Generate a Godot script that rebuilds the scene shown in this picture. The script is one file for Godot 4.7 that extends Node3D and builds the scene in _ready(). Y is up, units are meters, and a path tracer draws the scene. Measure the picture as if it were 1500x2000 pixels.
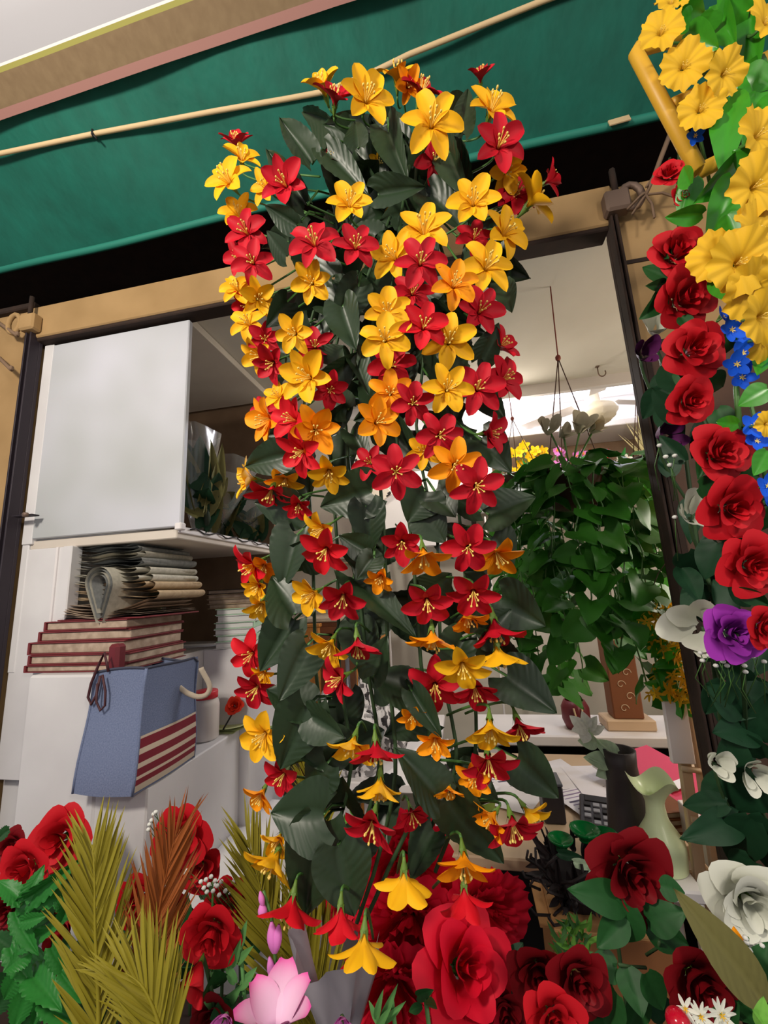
extends Node3D

# ---------------------------------------------------------------- camera frame
const FOCAL := 785.0
var eye := Vector3(0, 1.5, 0)
var cam_basis := Basis.from_euler(Vector3(deg_to_rad(10.78), deg_to_rad(10.54), deg_to_rad(-2.93)))
var rng := RandomNumberGenerator.new()
var M := {}
var S := {}
var used := {}

func ray(px: float, py: float) -> Vector3:
	return cam_basis * Vector3((px - 750.0) / FOCAL, -(py - 1000.0) / FOCAL, -1.0)
func pz(px: float, py: float, z: float) -> Vector3:      # point of the plane at that z
	var d := ray(px, py)
	return eye + d * ((z - eye.z) / d.z)
func ph(px: float, py: float, h: float) -> Vector3:      # point at that height
	var d := ray(px, py)
	return eye + d * ((h - eye.y) / d.y)
func pxx(px: float, py: float, x: float) -> Vector3:
	var d := ray(px, py)
	return eye + d * ((x - eye.x) / d.x)
func depth_of(p: Vector3) -> float:
	return -(cam_basis.inverse() * (p - eye)).z
func size_at(p: Vector3, pixels: float) -> float:
	return pixels * depth_of(p) / FOCAL
func axis_of(tx: float, ty: float) -> Vector3:
	var l := sqrt(tx * tx + ty * ty)
	if l > 0.98:
		tx *= 0.98 / l
		ty *= 0.98 / l
	return (cam_basis * Vector3(tx, ty, sqrt(maxf(0.0, 1.0 - tx * tx - ty * ty)))).normalized()
func rr(a: float, b: float) -> float:
	return rng.randf_range(a, b)

# ---------------------------------------------------------------- nodes
func numbered(called: String) -> String:
	var n: int = used.get(called, 0)
	used[called] = n + 1
	return called if n == 0 else "%s_%03d" % [called, n]
func tag(o: Node, label: String, category: String, group := "", kind := "thing") -> Node:
	if label: o.set_meta("label", label)
	if category: o.set_meta("category", category)
	if group: o.set_meta("group", group)
	if kind: o.set_meta("kind", kind)
	return o
func thing(called: String, label: String, category: String, at := Vector3.ZERO, group := "") -> Node3D:
	var o := Node3D.new()
	o.name = numbered(called)
	add_child(o)
	o.position = at
	tag(o, label, category, group, "thing")
	return o
func put(called: String, mesh: Mesh, m: Material, parent: Node = null, t := Transform3D()) -> MeshInstance3D:
	var o := MeshInstance3D.new()
	o.mesh = mesh
	o.material_override = m
	o.cast_shadow = GeometryInstance3D.SHADOW_CASTING_SETTING_ON
	if parent == null:
		o.name = numbered(called)
		add_child(o)
	else:
		o.name = called
		parent.add_child(o, true)
	o.transform = t
	return o
# a part given in world coordinates under a thing that stands at its own base
func part(called: String, mesh: Mesh, m: Material, parent: Node3D, world := Transform3D()) -> MeshInstance3D:
	var up := Transform3D()
	var n: Node = parent
	while n is Node3D and n != self:
		up = n.transform * up
		n = n.get_parent()
	return put(called, mesh, m, parent, up.affine_inverse() * world)
func struct(called: String, mesh: Mesh, m: Material, t := Transform3D()) -> MeshInstance3D:
	var o := put(called, mesh, m, null, t)
	o.set_meta("kind", "structure")
	return o
func T(at: Vector3, turn := 0.0) -> Transform3D:
	return Transform3D(Basis(Vector3.UP, turn), at)
func along(axis: Vector3, spin: float, scale: float, at: Vector3) -> Transform3D:   # local +Y runs along axis
	var y := axis.normalized()
	var x := y.cross(Vector3.FORWARD if absf(y.z) < 0.9 else Vector3.RIGHT).normalized()
	var b := Basis(x, y, x.cross(y))
	b = b * Basis(Vector3.UP, spin)
	return Transform3D(b.scaled_local(Vector3.ONE * scale), at)

# ---------------------------------------------------------------- shapes
class MB:
	var st := SurfaceTool.new()
	var n := 0
	var coloured := false
	func _init() -> void:
		st.begin(Mesh.PRIMITIVE_TRIANGLES)
	func grid(nu: int, nv: int, f: Callable, c = null) -> void:      # normal = dP/du x dP/dv
		st.set_smooth_group(0)
		for j in nv + 1:
			for i in nu + 1:
				var u := float(i) / nu
				var v := float(j) / nv
				if c != null:
					st.set_color(c.call(u, v))
				st.set_uv(Vector2(u, 1.0 - v))
				st.add_vertex(f.call(u, v))
		for j in nv:
			for i in nu:
				var a := n + j * (nu + 1) + i
				var b := a + nu + 1
				for k in [a, b, b + 1, a, b + 1, a + 1]:
					st.add_index(k)
		n += (nu + 1) * (nv + 1)
	func tri(a: Vector3, b: Vector3, c: Vector3, out: Vector3) -> void:
		st.set_smooth_group(-1)
		var q := [a, b, c]
		if (a - c).cross(a - b).dot(out) < 0.0:
			q = [a, c, b]
		for p in q:
			st.set_uv(Vector2(p.x + p.z, p.y))
			st.add_vertex(p)
			st.add_index(n)
			n += 1
	func quad(a: Vector3, b: Vector3, c: Vector3, d: Vector3, out: Vector3) -> void:
		tri(a, b, c, out)
		tri(a, c, d, out)
	func box(size: Vector3, at := Vector3.ZERO, ch := 0.004, basis := Basis()) -> void:
		var h := size / 2.0
		ch = minf(ch, minf(h.x, minf(h.y, h.z)) * 0.45)
		var i := h - Vector3.ONE * ch
		var e := [Vector3(1, 0, 0), Vector3(0, 1, 0), Vector3(0, 0, 1)]
		var pt := func(x, y, z, ax): # corner x,y,z pushed out along axis ax
			var p := Vector3(x * i.x, y * i.y, z * i.z)
			p[ax] += ch * [x, y, z][ax]
			return at + basis * p
		for ax in 3:
			var b := (ax + 1) % 3
			var c := (ax + 2) % 3
			for s in [-1, 1]:
				var q := []
				for k in [[-1, -1], [1, -1], [1, 1], [-1, 1]]:
					var sg := [0, 0, 0]
					sg[ax] = s
					sg[b] = k[0]
					sg[c] = k[1]
					q.append(pt.call(sg[0], sg[1], sg[2], ax))
				quad(q[0], q[1], q[2], q[3], basis * (e[ax] * s))
			if ch > 0.0:
				for s in [-1, 1]:
					for r in [-1, 1]:
						var q2 := []
						for k in [[-1, b], [1, b], [1, c], [-1, c]]:
							var sg2 := [0, 0, 0]
							sg2[ax] = k[0]
							sg2[b] = s
							sg2[c] = r
							q2.append(pt.call(sg2[0], sg2[1], sg2[2], k[1]))
						quad(q2[0], q2[1], q2[2], q2[3], basis * (e[b] * s + e[c] * r))
		if ch > 0.0:
			for x in [-1, 1]:
				for y in [-1, 1]:
					for z in [-1, 1]:
						tri(pt.call(x, y, z, 0), pt.call(x, y, z, 1), pt.call(x, y, z, 2), basis * Vector3(x, y, z))
	func tube(pts: Array, r, sides := 6, cap := true) -> void:
		var m := pts.size()
		var tang := []
		for k in m:
			tang.append((pts[mini(k + 1, m - 1)] - pts[maxi(k - 1, 0)]).normalized())
		var nrm: Vector3 = tang[0].cross(Vector3.UP if absf(tang[0].y) < 0.9 else Vector3.RIGHT).normalized()
		st.set_smooth_group(0)
		var start := n
		for k in m:
			nrm = (nrm - tang[k] * nrm.dot(tang[k])).normalized()
			var bin: Vector3 = tang[k].cross(nrm)
			var rad: float = r if (r is float or r is int) else r[k]
			for s in sides:
				var a := TAU * s / sides
				st.set_uv(Vector2(float(s) / sides, float(k) / m))
				st.add_vertex(pts[k] + (nrm * cos(a) + bin * sin(a)) * rad)
		for k in m - 1:
			for s in sides:
				var a2 := start + k * sides + s
				var b2 := start + k * sides + (s + 1) % sides
				for q in [a2, a2 + sides, b2 + sides, a2, b2 + sides, b2]:
					st.add_index(q)
		n += m * sides
		if cap:
			for en in [0, m - 1]:
				var c: int = n
				st.set_uv(Vector2.ZERO)
				st.add_vertex(pts[en])
				n += 1
				for s in sides:
					var a3: int = start + en * sides + s
					var b3: int = start + en * sides + (s + 1) % sides
					for q in ([c, a3, b3] if en == 0 else [c, b3, a3]):
						st.add_index(q)
	func lathe(prof: Array, sides := 24, at := Vector3.ZERO, basis := Basis()) -> void:   # Vector2(r, y), going up on the outside
		var m := prof.size() - 1
		grid(sides, m, func(u, v):
			var p: Vector2 = prof[roundi(v * m)]
			return at + basis * Vector3(p.x * sin(u * TAU), p.y, p.x * cos(u * TAU)))
	func ball(at: Vector3, r: float, seg := 8, squash := 1.0) -> void:
		grid(seg, seg / 2 + 1, func(u, v):
			var b: float = (v - 0.5) * PI
			return at + Vector3(cos(b) * sin(u * TAU) * r, sin(b) * r * squash, cos(b) * cos(u * TAU) * r))
	func done() -> ArrayMesh:
		st.generate_normals()
		return st.commit()

func box_mesh(size: Vector3, ch := 0.004) -> ArrayMesh:
	var b := MB.new()
	b.box(size, Vector3.ZERO, ch)
	return b.done()
func span(a: Vector3, b: Vector3, ch := 0.004) -> ArrayMesh:   # a box between two corners
	var m := MB.new()
	m.box((b - a).abs(), (a + b) / 2.0, ch)
	return m.done()
func tube_mesh(pts: Array, r, sides := 6) -> ArrayMesh:
	var b := MB.new()
	b.tube(pts, r, sides)
	return b.done()
func lathe_mesh(prof: Array, sides := 24) -> ArrayMesh:
	var b := MB.new()
	b.lathe(prof, sides)
	return b.done()
func bend(a: Vector3, b: Vector3, c: Vector3, n := 8) -> Array:
	var out := []
	for k in n + 1:
		var t := float(k) / n
		out.append(a * (1 - t) * (1 - t) + b * 2 * t * (1 - t) + c * t * t)
	return out
func nums(s: String) -> Array:
	var out := []
	for w in s.split(" ", false):
		out.append(w.to_float())
	return out

# ---------------------------------------------------------------- materials
func noise_tex(freq: float, lo: Color, hi: Color, seed_ := 1, as_normal := false, octaves := 4, size := 256) -> NoiseTexture2D:
	var f := FastNoiseLite.new()
	f.seed = seed_
	f.frequency = freq
	f.fractal_octaves = octaves
	var t := NoiseTexture2D.new()
	t.width = size
	t.height = size
	t.seamless = true
	t.noise = f
	if as_normal:
		t.as_normal_map = true
		t.bump_strength = 4.0
	else:
		var g := Gradient.new()
		g.set_color(0, lo)
		g.set_color(1, hi)
		t.color_ramp = g
	return t
func mat(key: String, c: Color, rough := 0.7, metal := 0.0) -> StandardMaterial3D:
	var m := StandardMaterial3D.new()
	m.resource_name = key
	m.albedo_color = c
	m.roughness = rough
	m.metallic = metal
	m.cull_mode = BaseMaterial3D.CULL_DISABLED
	M[key] = m
	return m
func textured(key: String, tex: Texture2D, scale: float, rough := 0.8, tint := Color.WHITE) -> StandardMaterial3D:
	var m := mat(key, tint, rough)
	m.albedo_texture = tex
	m.uv1_triplanar = true
	m.uv1_world_triplanar = true
	m.uv1_scale = Vector3.ONE * scale
	return m
func petal_mat(key: String, c: Color, thin := 0.25, rough := 0.62) -> StandardMaterial3D:
	var m := mat(key, c, rough)
	m.metallic_specular = 0.35
	m.vertex_color_use_as_albedo = true
	m.backlight_enabled = true
	m.backlight = Color(c.r * thin, c.g * thin, c.b * thin)
	return m
func C(r: int, g: int, b: int) -> Color:
	return Color(r / 255.0, g / 255.0, b / 255.0)

func make_materials() -> void:
	petal_mat("yellow", C(246, 186, 20), 0.3)
	petal_mat("orange", C(255, 160, 8), 0.3)
	petal_mat("red", C(212, 16, 34), 0.25)
	petal_mat("crimson", C(192, 12, 36), 0.2)
	petal_mat("rose_red", C(198, 18, 32), 0.2)
	petal_mat("dark_rose", C(122, 3, 16), 0.15)
	petal_mat("white_petal", C(226, 228, 214), 0.3)
	petal_mat("beige_petal", C(188, 180, 156), 0.3)
	petal_mat("carnation_red", C(228, 18, 50), 0.25)
	petal_mat("purple_petal", C(160, 50, 175), 0.2)
	petal_mat("plum_petal", C(88, 28, 84), 0.2)
	petal_mat("blue_petal", C(20, 92, 230), 0.2)
	petal_mat("gold_petal", C(234, 186, 40), 0.3)
	petal_mat("pink_petal", C(240, 205, 232), 0.3)
	petal_mat("bud_pink", C(226, 130, 205), 0.3)
	petal_mat("lemon", C(226, 180, 14), 0.3)
	petal_mat("scarlet", C(226, 50, 20), 0.2)
	mat("stamen", C(246, 214, 110), 0.5)
	mat("calyx", C(96, 128, 44), 0.55)
	mat("stalk", C(72, 118, 52), 0.5)
	mat("stem", C(46, 74, 38), 0.6)
	mat("wire_stem", C(38, 52, 34), 0.6)
	var lily_leaf := mat("lily_leaf", C(38, 58, 34), 0.42)
	lily_leaf.metallic_specular = 0.5
	lily_leaf.vertex_color_use_as_albedo = true
	var bl := petal_mat("bright_leaf", C(60, 150, 34), 0.45, 0.32)
	bl.metallic_specular = 0.5
	petal_mat("rose_leaf", C(34, 82, 38), 0.2, 0.5)
	petal_mat("fresh_leaf", C(42, 118, 46), 0.3, 0.42)
	petal_mat("lime_leaf", C(132, 196, 84), 0.4, 0.5)
	petal_mat("dark_leaf", C(26, 62, 38), 0.15, 0.5)
	petal_mat("vine_leaf", C(48, 108, 28), 0.55, 0.5)
	petal_mat("olive_leaf", C(112, 108, 62), 0.2, 0.6)
	petal_mat("pale_leaf", C(190, 214, 178), 0.3, 0.5)
	petal_mat("palm", C(142, 132, 36), 0.35, 0.55)
	petal_mat("palm_red", C(150, 82, 36), 0.3, 0.55)
	petal_mat("sprig", C(96, 150, 84), 0.3, 0.6)
	var tarp := textured("tarp", noise_tex(0.03, C(0, 84, 70), C(0, 104, 88), 3), 1.4, 0.75)
	tarp.normal_enabled = true
	tarp.normal_texture = noise_tex(0.11, Color.BLACK, Color.WHITE, 9, true)
	tarp.normal_scale = 0.15
	mat("tarp_hem", C(30, 122, 104), 0.7)
	mat("stripe_white", C(168, 168, 174), 0.8)
	mat("stripe_lime", C(150, 146, 74), 0.8)
	textured("stripe_brown", noise_tex(0.04, C(112, 92, 66), C(128, 108, 80), 5), 3.0, 0.85)
	mat("stripe_pink", C(152, 110, 102), 0.8)
	mat("rope", C(206, 180, 138), 0.8)
	textured("tan_wall", noise_tex(0.012, C(150, 120, 78), C(172, 140, 96), 11, false, 5), 1.1, 0.9)
	textured("beam_dark", noise_tex(0.03, C(34, 20, 12), C(52, 32, 20), 12), 2.0, 0.85)
	mat("rail", C(44, 36, 44), 0.55, 0.3)
	textured("white_paint", noise_tex(0.01, C(206, 204, 206), C(222, 221, 222), 21, false, 5), 1.0, 0.55)
	textured("door_white", noise_tex(0.007, C(172, 176, 176), C(200, 202, 212), 26, false, 3), 0.9, 0.5)
	textured("cream_paint", noise_tex(0.01, C(198, 188, 176), C(214, 206, 194), 23, false, 5), 1.0, 0.7)
	textured("plaster", noise_tex(0.008, C(196, 190, 178), C(212, 207, 196), 25, false, 5), 0.8, 0.9)
	textured("brown_wall", noise_tex(0.02, C(116, 92, 70), C(134, 108, 84), 27), 1.2, 0.9)
	textured("concrete", noise_tex(0.02, C(116, 112, 106), C(140, 136, 130), 31, false, 5), 1.0, 0.95)
	textured("brown_board", noise_tex(0.02, C(74, 52, 40), C(90, 64, 48), 33), 2.0, 0.8)
	mat("panel_lime", C(208, 214, 164), 0.8)
	mat("dark", C(22, 20, 22), 0.6)
	mat("charcoal", C(52, 48, 54), 0.5)
	textured("denim", noise_tex(0.2, C(92, 104, 136), C(126, 138, 168), 41), 4.0, 0.95)
	mat("denim_dark", C(62, 66, 84), 0.95)
	mat("maroon", C(104, 26, 36), 0.5)
	mat("maroon_cloth", C(124, 30, 46), 0.9)
	mat("cream_cloth", C(206, 190, 168), 0.9)
	mat("handle_beige", C(190, 176, 156), 0.8)
	mat("handle_dark", C(70, 30, 36), 0.6)
	mat("plastic_white", C(216, 208, 202), 0.4)
	mat("lid_red", C(206, 36, 52), 0.4)
	mat("book_cover", C(116, 38, 44), 0.6)
	textured("pages", noise_tex(0.03, C(146, 126, 108), C(196, 176, 156), 43), 3.0, 0.9)
	textured("newsprint", noise_tex(0.05, C(168, 164, 150), C(206, 202, 188), 45), 4.0, 0.9)
	textured("newsprint_grey", noise_tex(0.05, C(118, 122, 122), C(158, 160, 158), 47), 4.0, 0.9)
	textured("newsprint_tan", noise_tex(0.05, C(166, 142, 112), C(198, 176, 142), 49), 4.0, 0.9)
	mat("block_white", C(214, 214, 212), 0.8)
	mat("block_green", C(172, 206, 178), 0.8)
	mat("paper", C(236, 232, 236), 0.85)
	mat("paper_green", C(196, 204, 150), 0.85)
	mat("notice", C(180, 196, 214), 0.8)
	mat("iron", C(120, 100, 88), 0.6, 0.4)
	mat("pipe_yellow", C(222, 172, 50), 0.45)
	mat("twig", C(122, 98, 78), 0.8)
	mat("string", C(92, 66, 54), 0.8)
	mat("string_red", C(140, 70, 58), 0.8)
	mat("fan_cream", C(216, 206, 180), 0.4)
	mat("pot_brown", C(70, 46, 32), 0.7)
	mat("shelf_white", C(226, 222, 222), 0.5)
	mat("jade", C(222, 236, 188), 0.3)
	mat("vase_dark", C(52, 44, 46), 0.5)
	mat("file_pink", C(206, 62, 96), 0.6)
	mat("green_glaze", C(12, 116, 52), 0.15)
	mat("cardboard", C(196, 146, 92), 0.85)
	mat("cardboard_dark", C(150, 96, 54), 0.85)
	textured("wood_orange", noise_tex(0.03, C(176, 112, 48), C(206, 142, 70), 51), 3.0, 0.5)
	mat("wood_brown", C(128, 76, 44), 0.6)
	mat("wood_pale", C(206, 178, 146), 0.6)
	mat("stool_white", C(246, 238, 236), 0.5)
	mat("lime_cup", C(160, 200, 80), 0.5)
	mat("grey_blue", C(120, 124, 136), 0.3, 0.5)
	mat("wrap_grey", C(176, 170, 178), 0.4)
	mat("key", C(150, 150, 156), 0.5)
	mat("ink", C(120, 90, 140), 0.8)
	mat("twig_basket", C(34, 26, 28), 0.7)
	mat("dry_grass", C(196, 184, 132), 0.8)
	mat("berry", C(190, 16, 44), 0.15)
	mat("gyp", C(230, 232, 226), 0.7)
	var film := mat("film", Color(0.85, 0.88, 0.88, 0.16), 0.12)
	film.transparency = BaseMaterial3D.TRANSPARENCY_ALPHA
	var tube_glow := mat("tube_glow", C(235, 238, 255), 0.4)
	tube_glow.emission_enabled = true
	tube_glow.emission = C(235, 238, 255)
	tube_glow.emission_energy_multiplier = 3.0
	var bulb := mat("bulb_glow", C(255, 244, 226), 0.4)
	bulb.emission_enabled = true
	bulb.emission = C(255, 244, 226)
	bulb.emission_energy_multiplier = 3.0
	var z := Image.create(256, 256, false, Image.FORMAT_RGB8)
	var f := FastNoiseLite.new()
	f.seed = 77
	f.frequency = 0.012
	for y in 256:
		for x in 256:
			var v := sin(x * 0.16 + f.get_noise_2d(x, y) * 7.0)
			z.set_pixel(x, y, C(36, 32, 34) if v > 0.25 else C(224, 222, 222))
	var zm := mat("zebra", Color.WHITE, 0.6)
	zm.albedo_texture = ImageTexture.create_from_image(z)
	zm.uv1_triplanar = true
	zm.uv1_scale = Vector3.ONE * 3.4
	var pi_ := Image.create(256, 256, false, Image.FORMAT_RGB8)
	pi_.fill(C(240, 236, 242))
	for k in 13:
		var yy := 22 + k * 17
		pi_.fill_rect(Rect2i(22, yy, rng.randi_range(90, 205), 4 if k % 4 else 8), C(150, 128, 168) if k % 4 else C(88, 80, 104))
	for k in 3:
		pi_.fill_rect(Rect2i(20, 60 + k * 68, 214, 2), C(120, 110, 130))
	var pm := mat("printed", Color.WHITE, 0.85)
	pm.albedo_texture = ImageTexture.create_from_image(pi_)
	var nt := Image.create(128, 128, false, Image.FORMAT_RGB8)
	nt.fill(C(236, 224, 206))
	for k in 40:
		var q := Vector2i(rng.randi_range(4, 116), rng.randi_range(4, 116))
		nt.fill_rect(Rect2i(q, Vector2i(rng.randi_range(3, 12), rng.randi_range(3, 9))), C(40, 34, 34))
	var cm := mat("speckled", Color.WHITE, 0.8)
	cm.albedo_texture = ImageTexture.create_from_image(nt)
	cm.uv1_triplanar = true
	cm.uv1_scale = Vector3.ONE * 3.0

# ---------------------------------------------------------------- plant shapes
func make_lily(open: float, sd: int) -> ArrayMesh:   # axis +Y, petal length about 1
	var r := RandomNumberGenerator.new()
	r.seed = sd
	var b := MB.new()
	for k in 6:
		var phi := TAU * k / 6.0 + r.randf_range(-0.1, 0.1)
		var inner := k % 2 == 0
		var o := deg_to_rad(open + r.randf_range(-13, 13) + (0.0 if inner else 7.0))
		var curl := r.randf_range(-0.15, 0.7)
		var L := r.randf_range(0.93, 1.06)
		var wide := (0.285 if inner else 0.245) * r.randf_range(0.9, 1.08)
		var twist := r.randf_range(-0.25, 0.25)
		var path := [Vector2(0.03, 0)]
		for s in 20:
			var t := (s + 0.5) / 20.0
			var ang: float = lerpf(0.16, o, smoothstep(0.05, 0.5, t)) + curl * smoothstep(0.6, 1.0, t)
			path.append(path[-1] + Vector2(sin(ang), cos(ang)) * (L / 20.0))
		b.grid(6, 14, func(u, v):
			var x: float = u * 2.0 - 1.0
			var tt: float = v * 19.99
			var i := int(tt)
			var p: Vector2 = path[i].lerp(path[i + 1], tt - i)
			var q: Vector2 = (path[i + 1] - path[i]).normalized()
			var w: float = wide * (0.16 + 0.84 * smoothstep(0.08, 0.6, v)) * pow(maxf(0.0, 1.0 - pow(v, 3.4)), 0.62)
			var lift: float = (0.35 * x * x - 0.10 * exp(-x * x * 14.0) + 0.05 * cos(x * 7.0)) * w
			var side: float = x * w
			lift += side * twist * v
			var c := Vector2(p.x - q.y * lift, p.y + q.x * lift)
			return Vector3(cos(phi) * c.x - sin(phi) * side, c.y, sin(phi) * c.x + cos(phi) * side),
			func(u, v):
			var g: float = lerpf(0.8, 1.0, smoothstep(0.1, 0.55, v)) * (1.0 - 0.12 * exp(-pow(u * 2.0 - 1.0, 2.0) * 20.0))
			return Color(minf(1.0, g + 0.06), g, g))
	return b.done()
func make_stamens(sd: int) -> ArrayMesh:
	var r := RandomNumberGenerator.new()
	r.seed = sd
	var b := MB.new()
	for k in 6:
		var a := TAU * k / 6.0 + r.randf_range(-0.3, 0.3)
		var out := Vector3(cos(a), 0, sin(a))
		var l := r.randf_range(0.5, 0.68)
		var e := out * r.randf_range(0.1, 0.2) + Vector3.UP * l
		b.tube(bend(Vector3.UP * 0.05, Vector3.UP * 0.4 + out * 0.04, e, 4), 0.014, 4)
		b.ball(e, 0.034, 5, 1.5)
	return b.done()
func make_calyx() -> ArrayMesh:
	var b := MB.new()
	b.lathe([Vector2(0.001, -0.2), Vector2(0.035, -0.19), Vector2(0.05, -0.1), Vector2(0.085, 0.02), Vector2(0.10, 0.1)], 8)
	for k in 5:
		var a := TAU * k / 5.0
		var o := Vector3(cos(a), 0, sin(a))
		var s := Vector3(-sin(a), 0, cos(a))
		b.grid(2, 3, func(u, v): return o * (0.09 + 0.1 * v * v) + Vector3.UP * (0.05 + 0.2 * v) + s * (u - 0.5) * 0.1 * (1.0 - v))
	return b.done()
# leaf: base at the origin, runs to +Y with length 1, faces +Z
func make_leaf(width: float, heart: float, fold: float, droop: float, veins: float, wave := 0.0, nu := 8, nv := 12, teeth := 0.0) -> ArrayMesh:
	var b := MB.new()
	b.grid(nu, nv, func(u, v):
		var x: float = u * 2.0 - 1.0
		var w: float = width * pow(sin(PI * pow(clampf(v * 0.97 + 0.03, 0.0, 1.0), 0.72 - 0.18 * heart)), 0.85)
		w *= 1.0 + teeth * sin(v * 60.0)
		var a: float = absf(x)
		var y: float = v - heart * 0.22 * pow(a, 1.6) * pow(1.0 - v, 2.0)
		var z: float = fold * a * w - droop * v * v + veins * sin((v * 8.0 - a * 3.2) * TAU) * a * (1.0 - v) + veins * 1.2 * (1.0 - exp(-a * 9.0)) + wave * sin(v * 9.0 + x * 2.0) * a
		return Vector3(x * w, y, z),
		func(u, v):
		var g: float = 1.0 - 0.22 * (0.5 + 0.5 * sin((v * 8.0 - absf(u * 2.0 - 1.0) * 3.2) * TAU)) * (1.0 - v)
		g *= 1.0 + 0.35 * exp(-pow(u * 2.0 - 1.0, 2.0) * 160.0)
		return Color(minf(g, 1.0), minf(g, 1.0), minf(g, 1.0)))
	return b.done()
# rose petal as part of a surface of revolution round +Y
func make_rose_petal(r0: float, r1: float, h: float, half: float, curl: float, sd: int, frill := 0.0) -> ArrayMesh:
	var r := RandomNumberGenerator.new()
	r.seed = sd
	var p1 := r.randf_range(0, TAU)
	var b := MB.new()
	b.grid(10 if frill == 0.0 else 18, 8, func(u, v):
		var x: float = u * 2.0 - 1.0
		var t: float = v * (1.0 - 0.30 * pow(absf(x), 2.6)) * (1.0 + 0.03 * sin(x * 4.0 + p1))
		var th: float = x * half * (0.45 + 0.55 * smoothstep(0.0, 0.45, v))
		var rad: float = lerpf(r0, r1, pow(t, 0.75)) + curl * pow(maxf(0.0, t - 0.55), 2.0) * 2.2
		var y: float = h * t - curl * pow(maxf(0.0, t - 0.6), 2.0) * 1.8
		rad += 0.022 * sin(x * 5.0 + p1) * t - 0.05 * x * t + frill * sin(x * 21.0 + p1) * t * t
		y += frill * cos(x * 17.0 + p1 * 2.0) * t * t
		return Vector3(sin(th) * rad, y, cos(th) * rad),
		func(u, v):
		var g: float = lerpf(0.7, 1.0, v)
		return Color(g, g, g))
	return b.done()
func make_ruffle(sd: int) -> ArrayMesh:     # one-piece trumpet flower with a frilled rim, radius 1, axis +Y
	var r := RandomNumberGenerator.new()
	r.seed = sd
	var ph_ := r.randf_range(0, TAU)
	var b := MB.new()
	b.grid(60, 9, func(u, v):
		var a: float = u * TAU
		var lobe: float = 1.0 - 0.10 * pow(absf(sin(a * 2.5 + ph_)), 6.0)
		var rad: float = (0.06 + 0.94 * pow(v, 1.25)) * lobe
		var y: float = 0.55 * pow(v, 0.55) - 0.18 * v * v
		var k: float = pow(v, 2.5)
		y += k * (0.10 * sin(a * 5.0 + ph_) + 0.06 * sin(a * 13.0 + ph_ * 3.0))
		rad += k * 0.05 * sin(a * 17.0)
		return Vector3(sin(a) * rad, y, cos(a) * rad),
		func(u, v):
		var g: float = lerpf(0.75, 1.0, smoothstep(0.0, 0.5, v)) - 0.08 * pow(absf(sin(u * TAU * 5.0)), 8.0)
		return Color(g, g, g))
	return b.done()
func make_daisy(n: int, w: float, cup: float) -> ArrayMesh:
	var b := MB.new()
	for k in n:
		var a := TAU * k / n + 0.1 * sin(k * 3.7)
		var o := Vector3(cos(a), 0, sin(a))
		var s := Vector3(-sin(a), 0, cos(a))
		b.grid(3, 5, func(u, v):
			var x: float = u * 2.0 - 1.0
			var ww: float = w * pow(sin(PI * (0.12 + 0.83 * v)), 0.7)
			return o * (0.08 + 0.92 * v) + s * x * ww + Vector3.UP * (cup * v * v + 0.15 * x * x * ww))
	return b.done()
func make_star(n: int) -> ArrayMesh:
	return make_daisy(n, 0.16, 0.25)

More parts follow.
